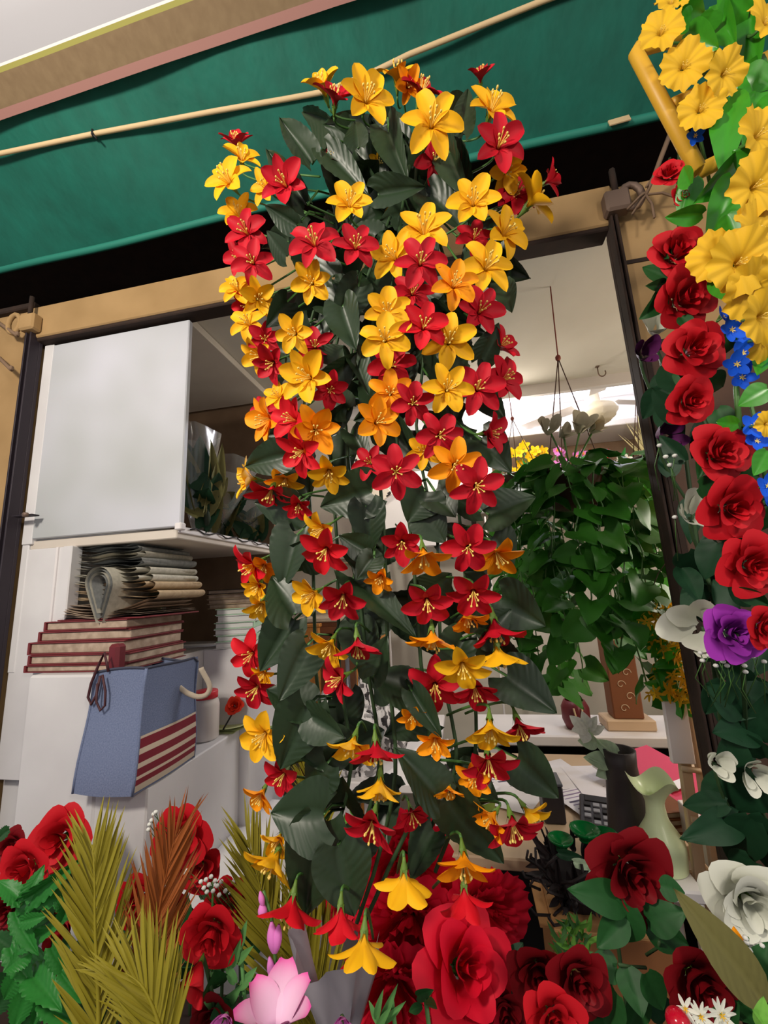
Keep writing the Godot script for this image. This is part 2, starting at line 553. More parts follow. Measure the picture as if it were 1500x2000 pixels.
func make_shapes() -> void:
	var k := 0
	for open in [86.0, 76.0, 66.0, 56.0, 44.0]:
		S["lily%d_0" % k] = make_lily(open, 10 + k)
		S["lily%d_1" % k] = make_lily(open, 40 + k)
		k += 1
	for i in 3:
		S["stamens%d" % i] = make_stamens(70 + i)
	S.calyx = make_calyx()
	S.heart0 = make_leaf(0.40, 1.0, 0.16, 0.05, 0.026, 0.0, 10, 20)
	S.heart1 = make_leaf(0.44, 1.1, 0.34, 0.16, 0.028, 0.01, 10, 20)
	S.heart2 = make_leaf(0.38, 0.9, 0.5, -0.06, 0.026, 0.02, 10, 20)
	S.oval0 = make_leaf(0.30, 0.3, 0.25, 0.1, 0.006)
	S.oval1 = make_leaf(0.34, 0.4, 0.12, 0.2, 0.008, 0.012)
	S.oval2 = make_leaf(0.26, 0.2, 0.4, -0.05, 0.006, 0.01)
	S.jag0 = make_leaf(0.24, 0.3, 0.3, 0.14, 0.02, 0.01, 10, 40, 0.09)
	S.jag1 = make_leaf(0.28, 0.4, 0.2, 0.22, 0.02, 0.015, 10, 40, 0.09)
	S.jag2 = make_leaf(0.22, 0.2, 0.45, -0.05, 0.018, 0.02, 10, 40, 0.09)
	S.vine0 = make_leaf(0.52, 1.1, 0.15, 0.12, 0.012, 0.03, 6, 8, 0.05)
	S.vine1 = make_leaf(0.5, 1.2, 0.3, 0.22, 0.010, 0.04, 6, 8, 0.05)
	S.blade = make_leaf(0.026, 0.0, 0.4, 0.10, 0.0, 0.0, 2, 6)
	S.small = make_leaf(0.28, 0.2, 0.2, 0.1, 0.0, 0.0, 4, 6)
	for i in 2:
		S["outer%d" % i] = make_rose_petal(0.16, 0.84, 0.62, 0.86, 0.6, 100 + i)
		S["mid%d" % i] = make_rose_petal(0.14, 0.52, 0.80, 1.0, 0.35, 110 + i)
		S["inner%d" % i] = make_rose_petal(0.06, 0.26, 0.86, 1.35, 0.12, 120 + i)
		S["frill_outer%d" % i] = make_rose_petal(0.1, 0.95, 0.55, 0.75, 0.5, 130 + i, 0.05)
		S["frill_mid%d" % i] = make_rose_petal(0.1, 0.68, 0.75, 0.8, 0.3, 140 + i, 0.05)
		S["frill_inner%d" % i] = make_rose_petal(0.05, 0.36, 0.85, 1.0, 0.15, 150 + i, 0.045)
		S["heartrose%d" % i] = make_rose_petal(0.03, 0.12, 0.84, 1.7, 0.06, 165 + i)
		S["cup%d" % i] = make_rose_petal(0.14, 0.62, 1.25, 0.85, 0.12, 160 + i)
		S["ruffle%d" % i] = make_ruffle(170 + i)
	S.daisy = make_daisy(12, 0.13, 0.15)
	S.star = make_star(6)
	S.five = make_daisy(5, 0.36, 0.3)

# ---------------------------------------------------------------- plant builders
func leaf_frame(a: Vector3, b: Vector3, w: float, roll: float, face := Vector3.ZERO) -> Transform3D:   # leaf base a, tip b, turned to the viewer and rolled
	var y := b - a
	var n := (eye - a).normalized() if face == Vector3.ZERO else face
	var z := (n - y.normalized() * n.dot(y.normalized())).normalized()
	z = z.rotated(y.normalized(), roll)
	var x := y.normalized().cross(z)
	return Transform3D(Basis(x * w, y, z * y.length()), a)
func rose(parent: Node3D, key: String, at: Vector3, axis: Vector3, r: float, style := "rose", spin := 0.0) -> void:
	var m: Material = M[key]
	var rings := [["heartrose", 2, 1.0], ["inner", 4, 1.0], ["mid", 5, 1.0], ["outer", 6, 1.0]]
	if style == "peony":
		rings = [["inner", 4, 1.05], ["mid", 6, 1.05], ["mid", 6, 1.2], ["outer", 7, 1.0]]
	elif style == "frill":
		rings = [["frill_inner", 5, 1.0], ["frill_mid", 6, 1.0], ["frill_outer", 8, 1.0]]
	elif style == "cup":
		rings = [["cup", 3, 0.86], ["cup", 3, 1.0]]
	elif style == "bud":
		rings = [["inner", 3, 1.25], ["mid", 4, 1.0]]
	if style == "rose":
		r *= 0.88
	var f := along(axis, spin, r, at - axis * r * 0.45)
	for g in rings.size():
		for k in rings[g][1]:
			var turn: float = TAU * k / rings[g][1] + g * 0.55 + rr(-0.12, 0.12)
			var s: float = rings[g][2] * rr(0.92, 1.06)
			var local := Basis(Vector3.UP, turn) * Basis(Vector3.RIGHT, rr(-0.06, 0.14))
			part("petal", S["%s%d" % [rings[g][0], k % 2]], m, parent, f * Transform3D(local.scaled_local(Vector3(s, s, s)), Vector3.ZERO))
func stem_of(parent: Node3D, at: Vector3, axis: Vector3, r: float, foot: Vector3, m: Material, thick := 0.003) -> void:
	part("calyx", S.calyx, M.calyx, parent, along(axis, 0, r * 1.1, at - axis * r * 0.62))
	part("stem", tube_mesh(bend(at - axis * r * 0.7, at - axis * r * 1.6 - Vector3.UP * 0.05, foot, 10), thick), m, parent)
# one cut rose: bloom at pixel and plane z, its stem goes down to the display bench
func cut_rose(label: String, key: String, px: float, py: float, r: float, z: float, tx: float, ty: float, style := "rose", group := "", leaves := 3, leaf_key := "rose_leaf") -> Node3D:
	var at := pz(px, py, z)
	var ax := axis_of(tx, ty)
	var R := size_at(at, r)
	var foot := Vector3(at.x + rr(-0.05, 0.05), BENCH, at.z - rr(0.02, 0.08))
	var o := thing("carnation" if style == "frill" else "rose", label, "flower", foot, group)
	rose(o, key, at, ax, R, style, rr(0, 6))
	stem_of(o, at, ax, R, foot, M.stem)
	for k in leaves:
		var t := 0.25 + 0.2 * k
		var base := at.lerp(foot, t)
		base.z -= 0.01
		var dir := Vector3(rr(-1, 1), rr(-0.1, 0.5), rr(-0.5, 0.6)).normalized()
		part("leaf", S["oval%d" % (k % 3)], M[leaf_key], o, leaf_frame(base, base + dir * R * rr(1.1, 1.5), R * 1.3, rr(-0.7, 0.7)))
	return o
# leaves given as "x0 y0 x1 y1 width" in the photograph's frame, on a plane z
func leaves_at(o: Node3D, data: String, key: String, shape: String, z: float, jit := 0.02, n := 3) -> void:
	for row in data.split(";", false):
		var q := nums(row)
		var a := pz(q[0], q[1], z + rr(-jit, jit))
		var b := pz(q[2], q[3], z + rr(-jit, jit) * 1.5)
		var w := size_at(a, q[4])
		part("leaf", S["%s%d" % [shape, rng.randi() % n]], M[key], o, leaf_frame(a, b, w * 1.25, rr(-0.45, 0.45)))

const BENCH := 0.62

func _ready() -> void:
	rng.seed = 20240611
	# ------------------------------------------------ camera, sky, lights, exposure
	var cam := Camera3D.new()
	cam.name = "camera"
	add_child(cam)
	cam.transform = Transform3D(cam_basis, eye)
	cam.fov = rad_to_deg(2.0 * atan(1000.0 / FOCAL))
	cam.near = 0.02
	cam.current = true
	var env := Environment.new()
	env.background_mode = Environment.BG_COLOR
	env.background_color = Color(0.68, 0.67, 0.69)
	env.background_energy_multiplier = 1.0
	env.tonemap_mode = Environment.TONE_MAPPER_LINEAR
	env.tonemap_exposure = 1.0
	env.sdfgi_enabled = true
	env.ssao_enabled = true
	env.ssil_enabled = true
	var we := WorldEnvironment.new()
	we.name = "world"
	we.environment = env
	add_child(we)
	make_materials()
	make_shapes()
	bulb_lamp(Vector3(-0.95, 2.5, 0.5), 2.6, "white glowing bulb hanging under the left of the awning")
	bulb_lamp(Vector3(1.05, 2.3, 0.8), 1.15, "white glowing bulb hanging under the right of the awning")
	shop_tube()
	var sb := pz(966, 797, -2.06)
	bulb_lamp(sb, 0.5, "small bright bulb hanging in the shop just left of the tube light", 2.42)
	bulb_lamp(Vector3(1.0, 1.6, -1.36), 0.34, "white bulb hanging inside the shop behind the right pillar", 2.46)
	shell()
	awning()
	cabinet()
	counter_things()
	interior()
	hanging_baskets()
	desk()
	lily_garland()
	right_side()
	flower_bed()

func bulb_lamp(at: Vector3, energy: float, label: String, up := 0.0) -> void:
	var o := thing("bulb_lamp", label, "lamp", at, "")
	part("bulb", lathe_mesh([Vector2(0.001, -0.05), Vector2(0.03, -0.042), Vector2(0.042, -0.012), Vector2(0.034, 0.022), Vector2(0.016, 0.05), Vector2(0.014, 0.06)], 20), M.bulb_glow, o, T(at))
	part("socket", lathe_mesh([Vector2(0.001, 0.055), Vector2(0.02, 0.056), Vector2(0.02, 0.1), Vector2(0.006, 0.115), Vector2(0.001, 0.116)], 16), M.plastic_white, o, T(at))
	part("cord", tube_mesh([at + Vector3(0, 0.11, 0), Vector3(at.x, lerpf(at.y + 0.11, up if up > 0.0 else tarp_y(at.z), 0.5), at.z), Vector3(at.x, up if up > 0.0 else tarp_y(at.z), at.z)], 0.004), M.dark, o)
	var l := OmniLight3D.new()
	l.name = "bulb_light"
	l.light_color = C(255, 244, 228)
	l.light_energy = energy
	l.light_size = 0.12
	l.omni_range = 12.0
	l.omni_attenuation = 2.0
	l.shadow_enabled = true
	o.add_child(l)
	l.position = Vector3(0, -0.005, 0)

func shop_tube() -> void:
	var o := thing("tube_light", "glowing fluorescent tube mounted under the ceiling edge behind the fan", "lamp", Vector3(0.6, 2.665, -2.6))
	var body := MB.new()
	body.tube([Vector3(0.0, 2.665, -2.60), Vector3(1.4, 2.67, -2.60)], 0.012, 12)
	part("glowing_tube", body.done(), M.tube_glow, o)
	part("holder", span(Vector3(-0.03, 2.64, -2.655), Vector3(1.43, 2.70, -2.62)), M.shelf_white, o)
	for x in [-0.014, 1.414]:
		part("end_cap", span(Vector3(x - 0.014, 2.645, -2.63), Vector3(x + 0.014, 2.69, -2.585)), M.shelf_white, o)
	var a := AreaLight3D.new()
	a.name = "tube_area_light"
	a.area_size = Vector2(1.38, 0.03)
	a.light_energy = 1.8
	a.light_color = C(238, 240, 255)
	a.shadow_enabled = true
	a.set("area_range", 10.0)
	o.add_child(a)
	a.transform = Transform3D(Basis(Vector3.RIGHT, deg_to_rad(-150)), Vector3(0.1, -0.03, 0.022))

func shell() -> void:
	struct("ground", span(Vector3(-4, -0.1, -1.05), Vector3(4, 0, 4)), M.concrete)
	struct("floor", span(Vector3(-1.56, -0.1, -3.05), Vector3(1.86, 0.002, -1.05)), M.concrete)
	struct("wall_left", span(Vector3(-3.0, 0, -1.17), Vector3(-1.445, 2.566, -1.05), 0.0), M.tan_wall)
	struct("wall_right", span(Vector3(0.49, 0, -1.085), Vector3(3.0, 2.566, -1.05), 0.0), M.tan_wall)
	struct("wall_front", span(Vector3(-3.0, 2.82, -1.17), Vector3(3.0, 3.9, -1.055), 0.0), M.tan_wall)
	struct("wall_inner_left", span(Vector3(-1.57, 0, -3.05), Vector3(-1.445, 2.46, -1.17), 0.0), M.plaster)
	struct("wall_upper_left", span(Vector3(-1.57, 2.46, -3.05), Vector3(-1.445, 3.3, -1.97), 0.0), M.plaster)
	struct("wall_upper_right", span(Vector3(1.75, 2.46, -3.05), Vector3(1.87, 3.3, -1.97), 0.0), M.plaster)
	struct("wall_inner_right", span(Vector3(1.75, 0, -3.05), Vector3(1.87, 2.46, -1.09), 0.0), M.plaster)
	struct("wall_back", span(Vector3(-1.57, 0, -3.05), Vector3(1.87, 3.3, -2.93), 0.0), M.plaster)
	struct("trim_9", span(Vector3(0.484, 0, -1.10), Vector3(0.4895, 2.45, -1.05), 0.0), M.beam_dark)
	struct("ceiling", span(Vector3(-1.57, 2.46, -1.97), Vector3(1.87, 2.499, -1.096), 0.0), M.plaster)
	struct("ceiling_rear", span(Vector3(-1.57, 3.2, -3.05), Vector3(1.87, 3.3, -1.97), 0.0), M.plaster)
	struct("trim_1", span(Vector3(-1.57, 2.405, -1.995), Vector3(1.87, 3.25, -1.965), 0.004), M.shelf_white)
	# lintel of the opening, with the dark beam over it
	struct("trim_2", span(Vector3(-1.47, 2.44, -1.055), Vector3(0.49, 2.565, -1.035), 0.004), M.tan_wall)
	struct("trim_3", span(Vector3(-1.43, 2.428, -1.095), Vector3(0.47, 2.452, -1.04), 0.003), M.beam_dark)
	struct("trim_4", span(Vector3(-3.0, 2.50, -1.52), Vector3(3.0, 3.0, -1.49), 0.0), M.beam_dark)
	struct("trim_10", span(Vector3(-3.0, 2.50, -1.49), Vector3(3.0, 2.5655, -1.06), 0.0), M.beam_dark)
	struct("trim_11", span(Vector3(-3.0, 2.805, -1.49), Vector3(3.0, 2.82, -1.04), 0.0), M.beam_dark)
	var sh := thing("rolled_shutter", "dark rolled up shutter in the box above the shop opening", "shutter", Vector3(-0.4, 2.57, -1.3))
	for k in 11:
		var an := TAU * k / 11.0
		var sl := MB.new()
		sl.box(Vector3(5.6, 0.04, 0.01), Vector3.ZERO, 0.003, Basis(Vector3.RIGHT, -an))
		part("slat", sl.done(), M.beam_dark, sh, T(Vector3(-0.1, 2.702 + sin(an) * 0.068, -1.3 + cos(an) * 0.068)))
	part("axle", tube_mesh([Vector3(-2.9, 2.702, -1.3), Vector3(2.7, 2.702, -1.3)], 0.055, 12), M.rail, sh)
	struct("trim_5", span(Vector3(-3.0, 2.565, -1.055), Vector3(-1.44, 2.587, -1.03), 0.004), M.beam_dark)
	# iron channels that guide the shutter
	for s in [[-1.445, 1], [0.468, -1]]:
		var o := thing("shutter_rail", "dark iron shutter channel along the left edge of the shop opening" if s[1] == 1 else "dark iron shutter channel down the right edge of the opening", "rail", Vector3(s[0] + 0.01, 0, -1.03))
		var rm: Material = M.rail if s[1] == 1 else M.beam_dark
		var w := 0.026 if s[1] == 1 else 0.018
		part("web", span(Vector3(s[0], 0.0, -1.062), Vector3(s[0] + w, 2.452, -1.050), 0.001), rm, o)
		part("flange", span(Vector3(s[0], 0.0, -1.050), Vector3(s[0] + 0.006, 2.452, -1.018), 0.001), rm, o)
		part("flange", span(Vector3(s[0] + w - 0.006, 0.0, -1.050), Vector3(s[0] + w, 2.452, -1.018), 0.001), rm, o)
		# bracket with a ring at the top
		var b := thing("shutter_bracket", "painted bracket with a ring at the top of the left channel" if s[1] == 1 else "painted bracket with a ring at the top of the right channel", "bracket", Vector3(s[0], 2.47, -1.03))
		part("plate", span(Vector3(s[0] - 0.012, 2.452, -1.036), Vector3(s[0] + 0.05, 2.515, -1.0), 0.006), M.iron if s[1] == -1 else M.tan_wall, b)
		var ring := []
		for k in 13:
			var a := TAU * k / 12.0
			ring.append(Vector3(s[0] + (-0.045 if s[1] == 1 else 0.055) + cos(a) * 0.026, 2.49 + sin(a) * 0.036, -1.012))
		part("ring", tube_mesh(ring, 0.009), M.tan_wall if s[1] == 1 else M.iron, b)
		part("pin", tube_mesh([Vector3(s[0] + 0.02, 2.5, -1.012), Vector3(s[0] + 0.02, 2.585, -1.012)], 0.008), M.beam_dark, b)
	var lat := thing("door_latch", "small dark latch at the lower left of the white cupboard front", "latch", pz(50, 1007, -1.04))
	part("bar", span(pz(38, 1012, -1.045), pz(62, 1003, -1.02), 0.002), M.rail, lat)
	part("knob", lathe_mesh([Vector2(0.001, 0), Vector2(0.008, 0.002), Vector2(0.008, 0.012), Vector2(0.001, 0.014)], 10), M.iron, lat, along(Vector3.BACK, 0, 1.0, pz(54, 1006, -1.02)))
	# pegs on the left pillar, notice, and the brown board on the right
	for q in [[0, 632, 34, 655, "upper thin twig peg sticking out of tan wall at left edge"], [0, 700, 22, 722, "lower thin twig peg sticking out of tan wall at left edge"]]:
		var pg := thing("wall_peg", q[4], "peg", pz(q[0], q[1], -1.05))
		part("rod", tube_mesh([pz(q[0] - 25, q[1] - 18, -1.05), pz(q[0], q[1], -1.02), pz(q[2], q[3], -1.0)], 0.0065), M.twig, pg)
		part("tip", box_mesh(Vector3(0.012, 0.016, 0.012), 0.003), M.twig, pg, T(pz(q[2], q[3] - 3, -1.0)))
	tag(put("paper_notice", span(pz(-40, 1040, -1.049) , pz(11, 1130, -1.046), 0.0), M.notice), "pale blue paper notice stuck on the tan wall at left", "notice")
	var bd := thing("brown_board", "tall dark brown board standing beside the right edge of the opening", "board", Vector3(0.6, 0.0, -1.03))
	part("panel", span(Vector3(0.495, 0.0, -1.048), Vector3(0.98, 2.06, -1.03), 0.003), M.brown_board, bd)
	part("edge_strip", span(Vector3(0.487, 0.0, -1.05), Vector3(0.502, 2.06, -1.022), 0.002), M.beam_dark, bd)
	part("top_strip", span(Vector3(0.487, 2.05, -1.05), Vector3(0.99, 2.075, -1.022), 0.002), M.beam_dark, bd)
	var sk := MB.new()
	sk.box(Vector3(2.75, 0.012, 0.003), Vector3(1.86, 2.325, -1.049), 0.001)
	struct("trim_6", sk.done(), M.beam_dark)
	# display bench that carries the cut flowers
	var bench := thing("display_bench", "dark wooden display bench under the cut flowers", "bench", Vector3(-0.2, 0, -0.7))
	part("top", span(Vector3(-1.5, BENCH - 0.03, -1.0), Vector3(1.2, BENCH, -0.32)), M.beam_dark, bench)
	for x in [-1.45, 1.15]:
		for z in [-0.97, -0.35]:
			part("leg", span(Vector3(x - 0.025, 0, z - 0.025), Vector3(x + 0.025, BENCH - 0.03, z + 0.025)), M.beam_dark, bench)

func tarp_y(z: float) -> float:      # underside of the sloping awning
	return 2.74 + (z + 1.05) * 0.62
func tarp_hit(px: float, py: float, drop := 0.01) -> Vector3:
	var d := ray(px, py)
	var t := (2.74 + 1.05 * 0.62 - drop - eye.y) / (d.y - d.z * 0.62)
	return eye + d * t

func sheet(x0: float, x1: float, f: Callable, thick: float, nu := 40, nv := 10) -> ArrayMesh:   # f(x, v) -> Vector3, with a second face above
	var b := MB.new()
	b.grid(nu, nv, func(u, v): return f.call(lerpf(x0, x1, u), 1.0 - v))
	b.grid(nu, nv, func(u, v): return f.call(lerpf(x0, x1, u), v) + Vector3.UP * thick)
	return b.done()

func awning() -> void:
	var o := thing("green_awning", "green tarpaulin awning sagging over the shop front", "awning", Vector3(0, 2.74, -1.02))
	var f := func(x, v):
		var z: float = lerpf(-1.03, -0.45, v)
		return Vector3(x, tarp_y(z) + 0.012 * sin(x * 4.3 + 1.0) * v + 0.008 * sin(x * 9.0 + v * 5.0), z)
	part("cloth", sheet(-2.6, 2.6, f, 0.006, 60, 12), M.tarp, o)
	var hem := []
	for k in 53:
		var x := -2.6 + 0.1 * k
		hem.append(Vector3(x, tarp_y(-1.03) - 0.004 + 0.004 * sin(x * 7.0), -1.028))
	part("hem", tube_mesh(hem, 0.012, 8), M.tarp_hem, o)
	var patch := MB.new()
	patch.box(Vector3(0.055, 0.022, 0.005), Vector3.ZERO, 0.002)
	part("torn_corner", patch.done(), M.rope, o, Transform3D(Basis(Vector3.BACK, 0.06) * Basis(Vector3.RIGHT, -0.2), Vector3(pz(1214, 258, -1.014).x, 2.742, -1.0135)))
	# striped tarpaulin nearer the viewer, seam running off to the upper right
	var st := thing("striped_tarpaulin", "white, lime and brown striped tarpaulin with pink edge hanging overhead at upper left", "tarpaulin", tarp_hit(0, 240))
	var a := tarp_hit(-500, 420, 0.03)
	var b := tarp_hit(0, 235, 0.03)
	var c := tarp_hit(340, 118, 0.03)
	var d := tarp_hit(700, -2, 0.03)
	var e := tarp_hit(1100, -120, 0.03)
	var e2 := tarp_hit(2200, -520, 0.03)
	var a2 := tarp_hit(-1400, 640, 0.03)
	var edge := Curve3D.new()
	for p in [a2, a, b, c, d, e, e2]:
		edge.add_point(p, Vector3(-0.12, 0, 0.0), Vector3(0.12, 0, 0.0))
	var L := edge.get_baked_length()
	var bands := [["pink_edge", 0.0, 0.020, "stripe_pink"], ["brown_band", 0.020, 0.082, "stripe_brown"], ["lime_band", 0.082, 0.092, "stripe_lime"], ["white_piping", 0.092, 0.097, "shelf_white"], ["white_panel", 0.097, 0.19, "stripe_white"], ["brown_band", 0.19, 1.4, "stripe_brown"]]
	for q in bands:
		var g := MB.new()
		for up in [0.0, 0.006]:
			g.grid(40, 8, func(u, v):
				var w: float = lerpf(q[1], q[2], v if up > 0.0 else 1.0 - v)
				var p := edge.sample_baked(u * L)
				return p + Vector3(0.1 * w, 0.5 * w + up + 0.012 * sin(u * 17.0) * minf(w * 6.0, 1.0), w * 0.85))
		part(q[0], g.done(), M[q[3]], st)
	var cord := []
	for q in [[-1200, 470], [-400, 372], [0, 300], [180, 262], [420, 217], [560, 193], [640, 178], [730, 140], [800, 106], [930, 54], [1060, 2], [1300, -90], [1700, -240], [2300, -480]]:
		cord.append(tarp_hit(q[0], q[1], 0.016))
	tag(put("awning_rope", tube_mesh(cord, 0.0065, 8), M.rope), "tan rope stretched across the underside of the green awning", "rope")
	var tie := thing("rope_tie", "short dark knot tied on the tan rope at left", "tie", tarp_hit(181, 262, 0.02))
	part("loop", tube_mesh([tarp_hit(181, 254, 0.012), tarp_hit(180, 262, 0.03), tarp_hit(184, 268, 0.016)], 0.004), M.dark, tie)
	part("tail", tube_mesh([tarp_hit(181, 262, 0.028), tarp_hit(190, 272, 0.03)], 0.003), M.dark, tie)

func cabinet() -> void:
	var c := thing("wall_cupboard", "white wall cupboard with a plain front, open to the right, over the books", "cupboard", Vector3(-1.1, 1.70, -1.4))
	part("front_panel", span(Vector3(-1.372, 1.716, -1.082), Vector3(-0.826, 2.418, -1.062), 0.003), M.door_white, c)
	part("side_panel", span(Vector3(-1.418, 1.30, -1.74), Vector3(-1.39, 2.455, -1.07), 0.003), M.white_paint, c)
	part("frame_strip", span(Vector3(-1.416, 1.70, -1.085), Vector3(-1.376, 2.425, -1.066), 0.002), M.white_paint, c)
	part("bottom_shelf", span(Vector3(-1.39, 1.682, -1.70), Vector3(-0.846, 1.712, -1.075), 0.003), M.cream_paint, c)
	part("shelf_lip", span(Vector3(-0.852, 1.70, -1.70), Vector3(-0.838, 1.72, -1.08), 0.002), M.shelf_white, c)
	part("back_panel", span(Vector3(-1.39, 1.3, -1.74), Vector3(-0.84, 2.455, -1.715), 0.002), M.brown_wall, c)
	part("top_panel", span(Vector3(-1.39, 2.43, -1.70), Vector3(-0.846, 2.458, -1.09), 0.002), M.cream_paint, c)
	part("foot_stop", span(Vector3(-0.845, 1.706, -1.085), Vector3(-0.822, 1.728, -1.06), 0.003), M.shelf_white, c)
	var fr := thing("cupboard_frame", "white upright board under the cupboard at left, beside the stacked books", "frame", Vector3(-1.3, 1.3, -1.08))
	part("board", span(Vector3(-1.416, 1.0, -1.095), Vector3(-1.242, 1.684, -1.072), 0.002), M.white_paint, fr)
	part("post", span(Vector3(-1.244, 1.306, -1.10), Vector3(-1.208, 1.684, -1.060), 0.003), M.white_paint, fr)
	part("bead", span(Vector3(-1.276, 1.306, -1.073), Vector3(-1.268, 1.684, -1.066), 0.001), M.shelf_white, fr)
	# solid painted blocks under it
	struct("wall_block", span(Vector3(-1.43, 0, -1.72), Vector3(-0.995, 1.306, -1.105), 0.003), M.white_paint)
	struct("wall_block_front", span(Vector3(-1.246, 0, -1.104), Vector3(-0.995, 1.306, -1.0), 0.006), M.white_paint)
	struct("wall_block_rear", span(Vector3(-0.995, 0, -1.72), Vector3(-0.80, 1.306, -1.44), 0.003), M.white_paint)
	struct("ledge", span(Vector3(-0.994, 0, -1.439), Vector3(-0.838, 1.03, -1.0), 0.004), M.white_paint)
	struct("ledge_end", span(Vector3(-0.994, 0, -1.64), Vector3(-0.838, 1.03, -1.4395), 0.0), M.white_paint)
	struct("step", span(Vector3(-0.837, 0, -1.62), Vector3(-0.45, 0.72, -1.06), 0.004), M.white_paint)
	# wrapped greenery inside the cupboard
	var bundles := [["clear plastic sleeve of dark olive leaves leaning against the cupboard front", Vector3(-0.86, 1.716, -1.22), 0.1, 0.36, -0.1], ["dark bundle of wrapped leaves lying deep in the cupboard", Vector3(-0.93, 1.716, -1.42), 0.13, 0.3, 0.2], ["dark wrapped leaves lying at the right end of the cupboard shelf", Vector3(-0.88, 1.716, -1.58), 0.1, 0.2, 0.1]]
	for q in bundles:
		var b := thing("wrapped_foliage", q[0], "foliage", q[1], "wrapped leaves in the cupboard")
		var w: float = q[2]
		var h: float = q[3]
		for k in 26:
			var base: Vector3 = q[1] + Vector3(rr(-0.2, 0.2) * w, rr(0.02, 0.55) * h, rr(-0.4, 0.4) * w)
			var tip: Vector3 = q[1] + Vector3(rr(-1.0, 0.8) * w, rr(0.3, 1.0) * h, rr(-1.0, 1.0) * w)
			tip.x = minf(tip.x, -0.80)
			part("leaf", S["oval%d" % (k % 3)], M.dark_leaf if k % 3 else M.olive_leaf, b, leaf_frame(base, tip, 0.11, rr(-0.8, 0.8)))
		part("stem_bunch", tube_mesh([q[1] + Vector3(0.02, 0.005, 0.0), q[1] + Vector3(0, h * 0.5, 0)], 0.012), M.wire_stem, b)
		var sl := MB.new()
		sl.grid(16, 8, func(u, v):
			var a: float = u * TAU
			var rad: float = w * (0.18 + 0.85 * v) * (1.0 + 0.1 * sin(a * 5.0 + v * 4.0))
			return q[1] + Vector3(cos(a) * rad * 0.8 + q[4] * v * 0.3 - 0.02, 0.006 + h * v * 1.02, sin(a) * rad))
		part("plastic_sleeve", sl.done(), M.film, b)
	var wire := []
	for k in 24:
		wire.append(Vector3(-0.834 + 0.004 * sin(k * 1.9), 1.714 + 0.006 * sin(k * 1.3), -1.12 - 0.024 * k))
	tag(put("loose_wire", tube_mesh(wire, 0.0025, 5), M.dark), "thin dark wire trailing along the cupboard shelf edge", "wire")

# a closed book: block of pages between two covers
func book(label: String, at: Vector3, size: Vector3, turn: float, cover: Material, group: String, pages: Material = null) -> void:
	var o := thing("book", label, "book", at, group)
	o.rotation.y = turn
	var w := size.x
	var d := size.z
	var h := size.y
	var t := minf(0.004, h * 0.12)
	put("page_block", span(Vector3(-w / 2 + 0.006, t, -d / 2 + 0.005), Vector3(w / 2 - 0.005, h - t, d / 2 - 0.005), 0.002), pages if pages else M.pages, o)
	put("cover", span(Vector3(-w / 2, 0, -d / 2), Vector3(w / 2, t, d / 2), 0.001), cover, o)
	put("cover", span(Vector3(-w / 2, h - t, -d / 2), Vector3(w / 2, h, d / 2), 0.001), cover, o)
	put("spine", span(Vector3(-w / 2 - 0.003, 0, -d / 2), Vector3(-w / 2 + 0.004, h, d / 2), 0.002), cover, o)

func paper_fold(parent: Node3D, at: Vector3, w: float, d: float, sag: float, turn: float, m: Material, thick: float) -> void:   # one folded newspaper, rounded fold to the right
	var b := MB.new()
	var n := 14
	var outl := []
	for k in n + 1:
		outl.append(Vector2(-w / 2 + w * k / n, thick * 0.5))
	for k in range(1, 6):
		var a := PI / 2 - PI * k / 6.0
		outl.append(Vector2(w / 2 + cos(a) * thick * 0.7, sin(a) * thick * 0.5))
	for k in n + 1:
		outl.append(Vector2(w / 2 - w * k / n, -thick * 0.5))
	var m2 := outl.size()
	var f := func(u, v):
		var p: Vector2 = outl[mini(roundi(u * (m2 - 1)), m2 - 1)]
		var e: float = p.x / w
		return Vector3(p.x, p.y + sag * e * e + 0.004 * sin(e * 9.0 + sag * 90.0), (v - 0.5) * d * (1.0 + 0.02 * sin(p.y * 600.0)))
	b.grid(m2 - 1, 4, f)
	part("folded_sheet", b.done(), m, parent, Transform3D(Basis(Vector3.UP, turn) * Basis(Vector3.BACK, rr(-0.03, 0.03)), at))

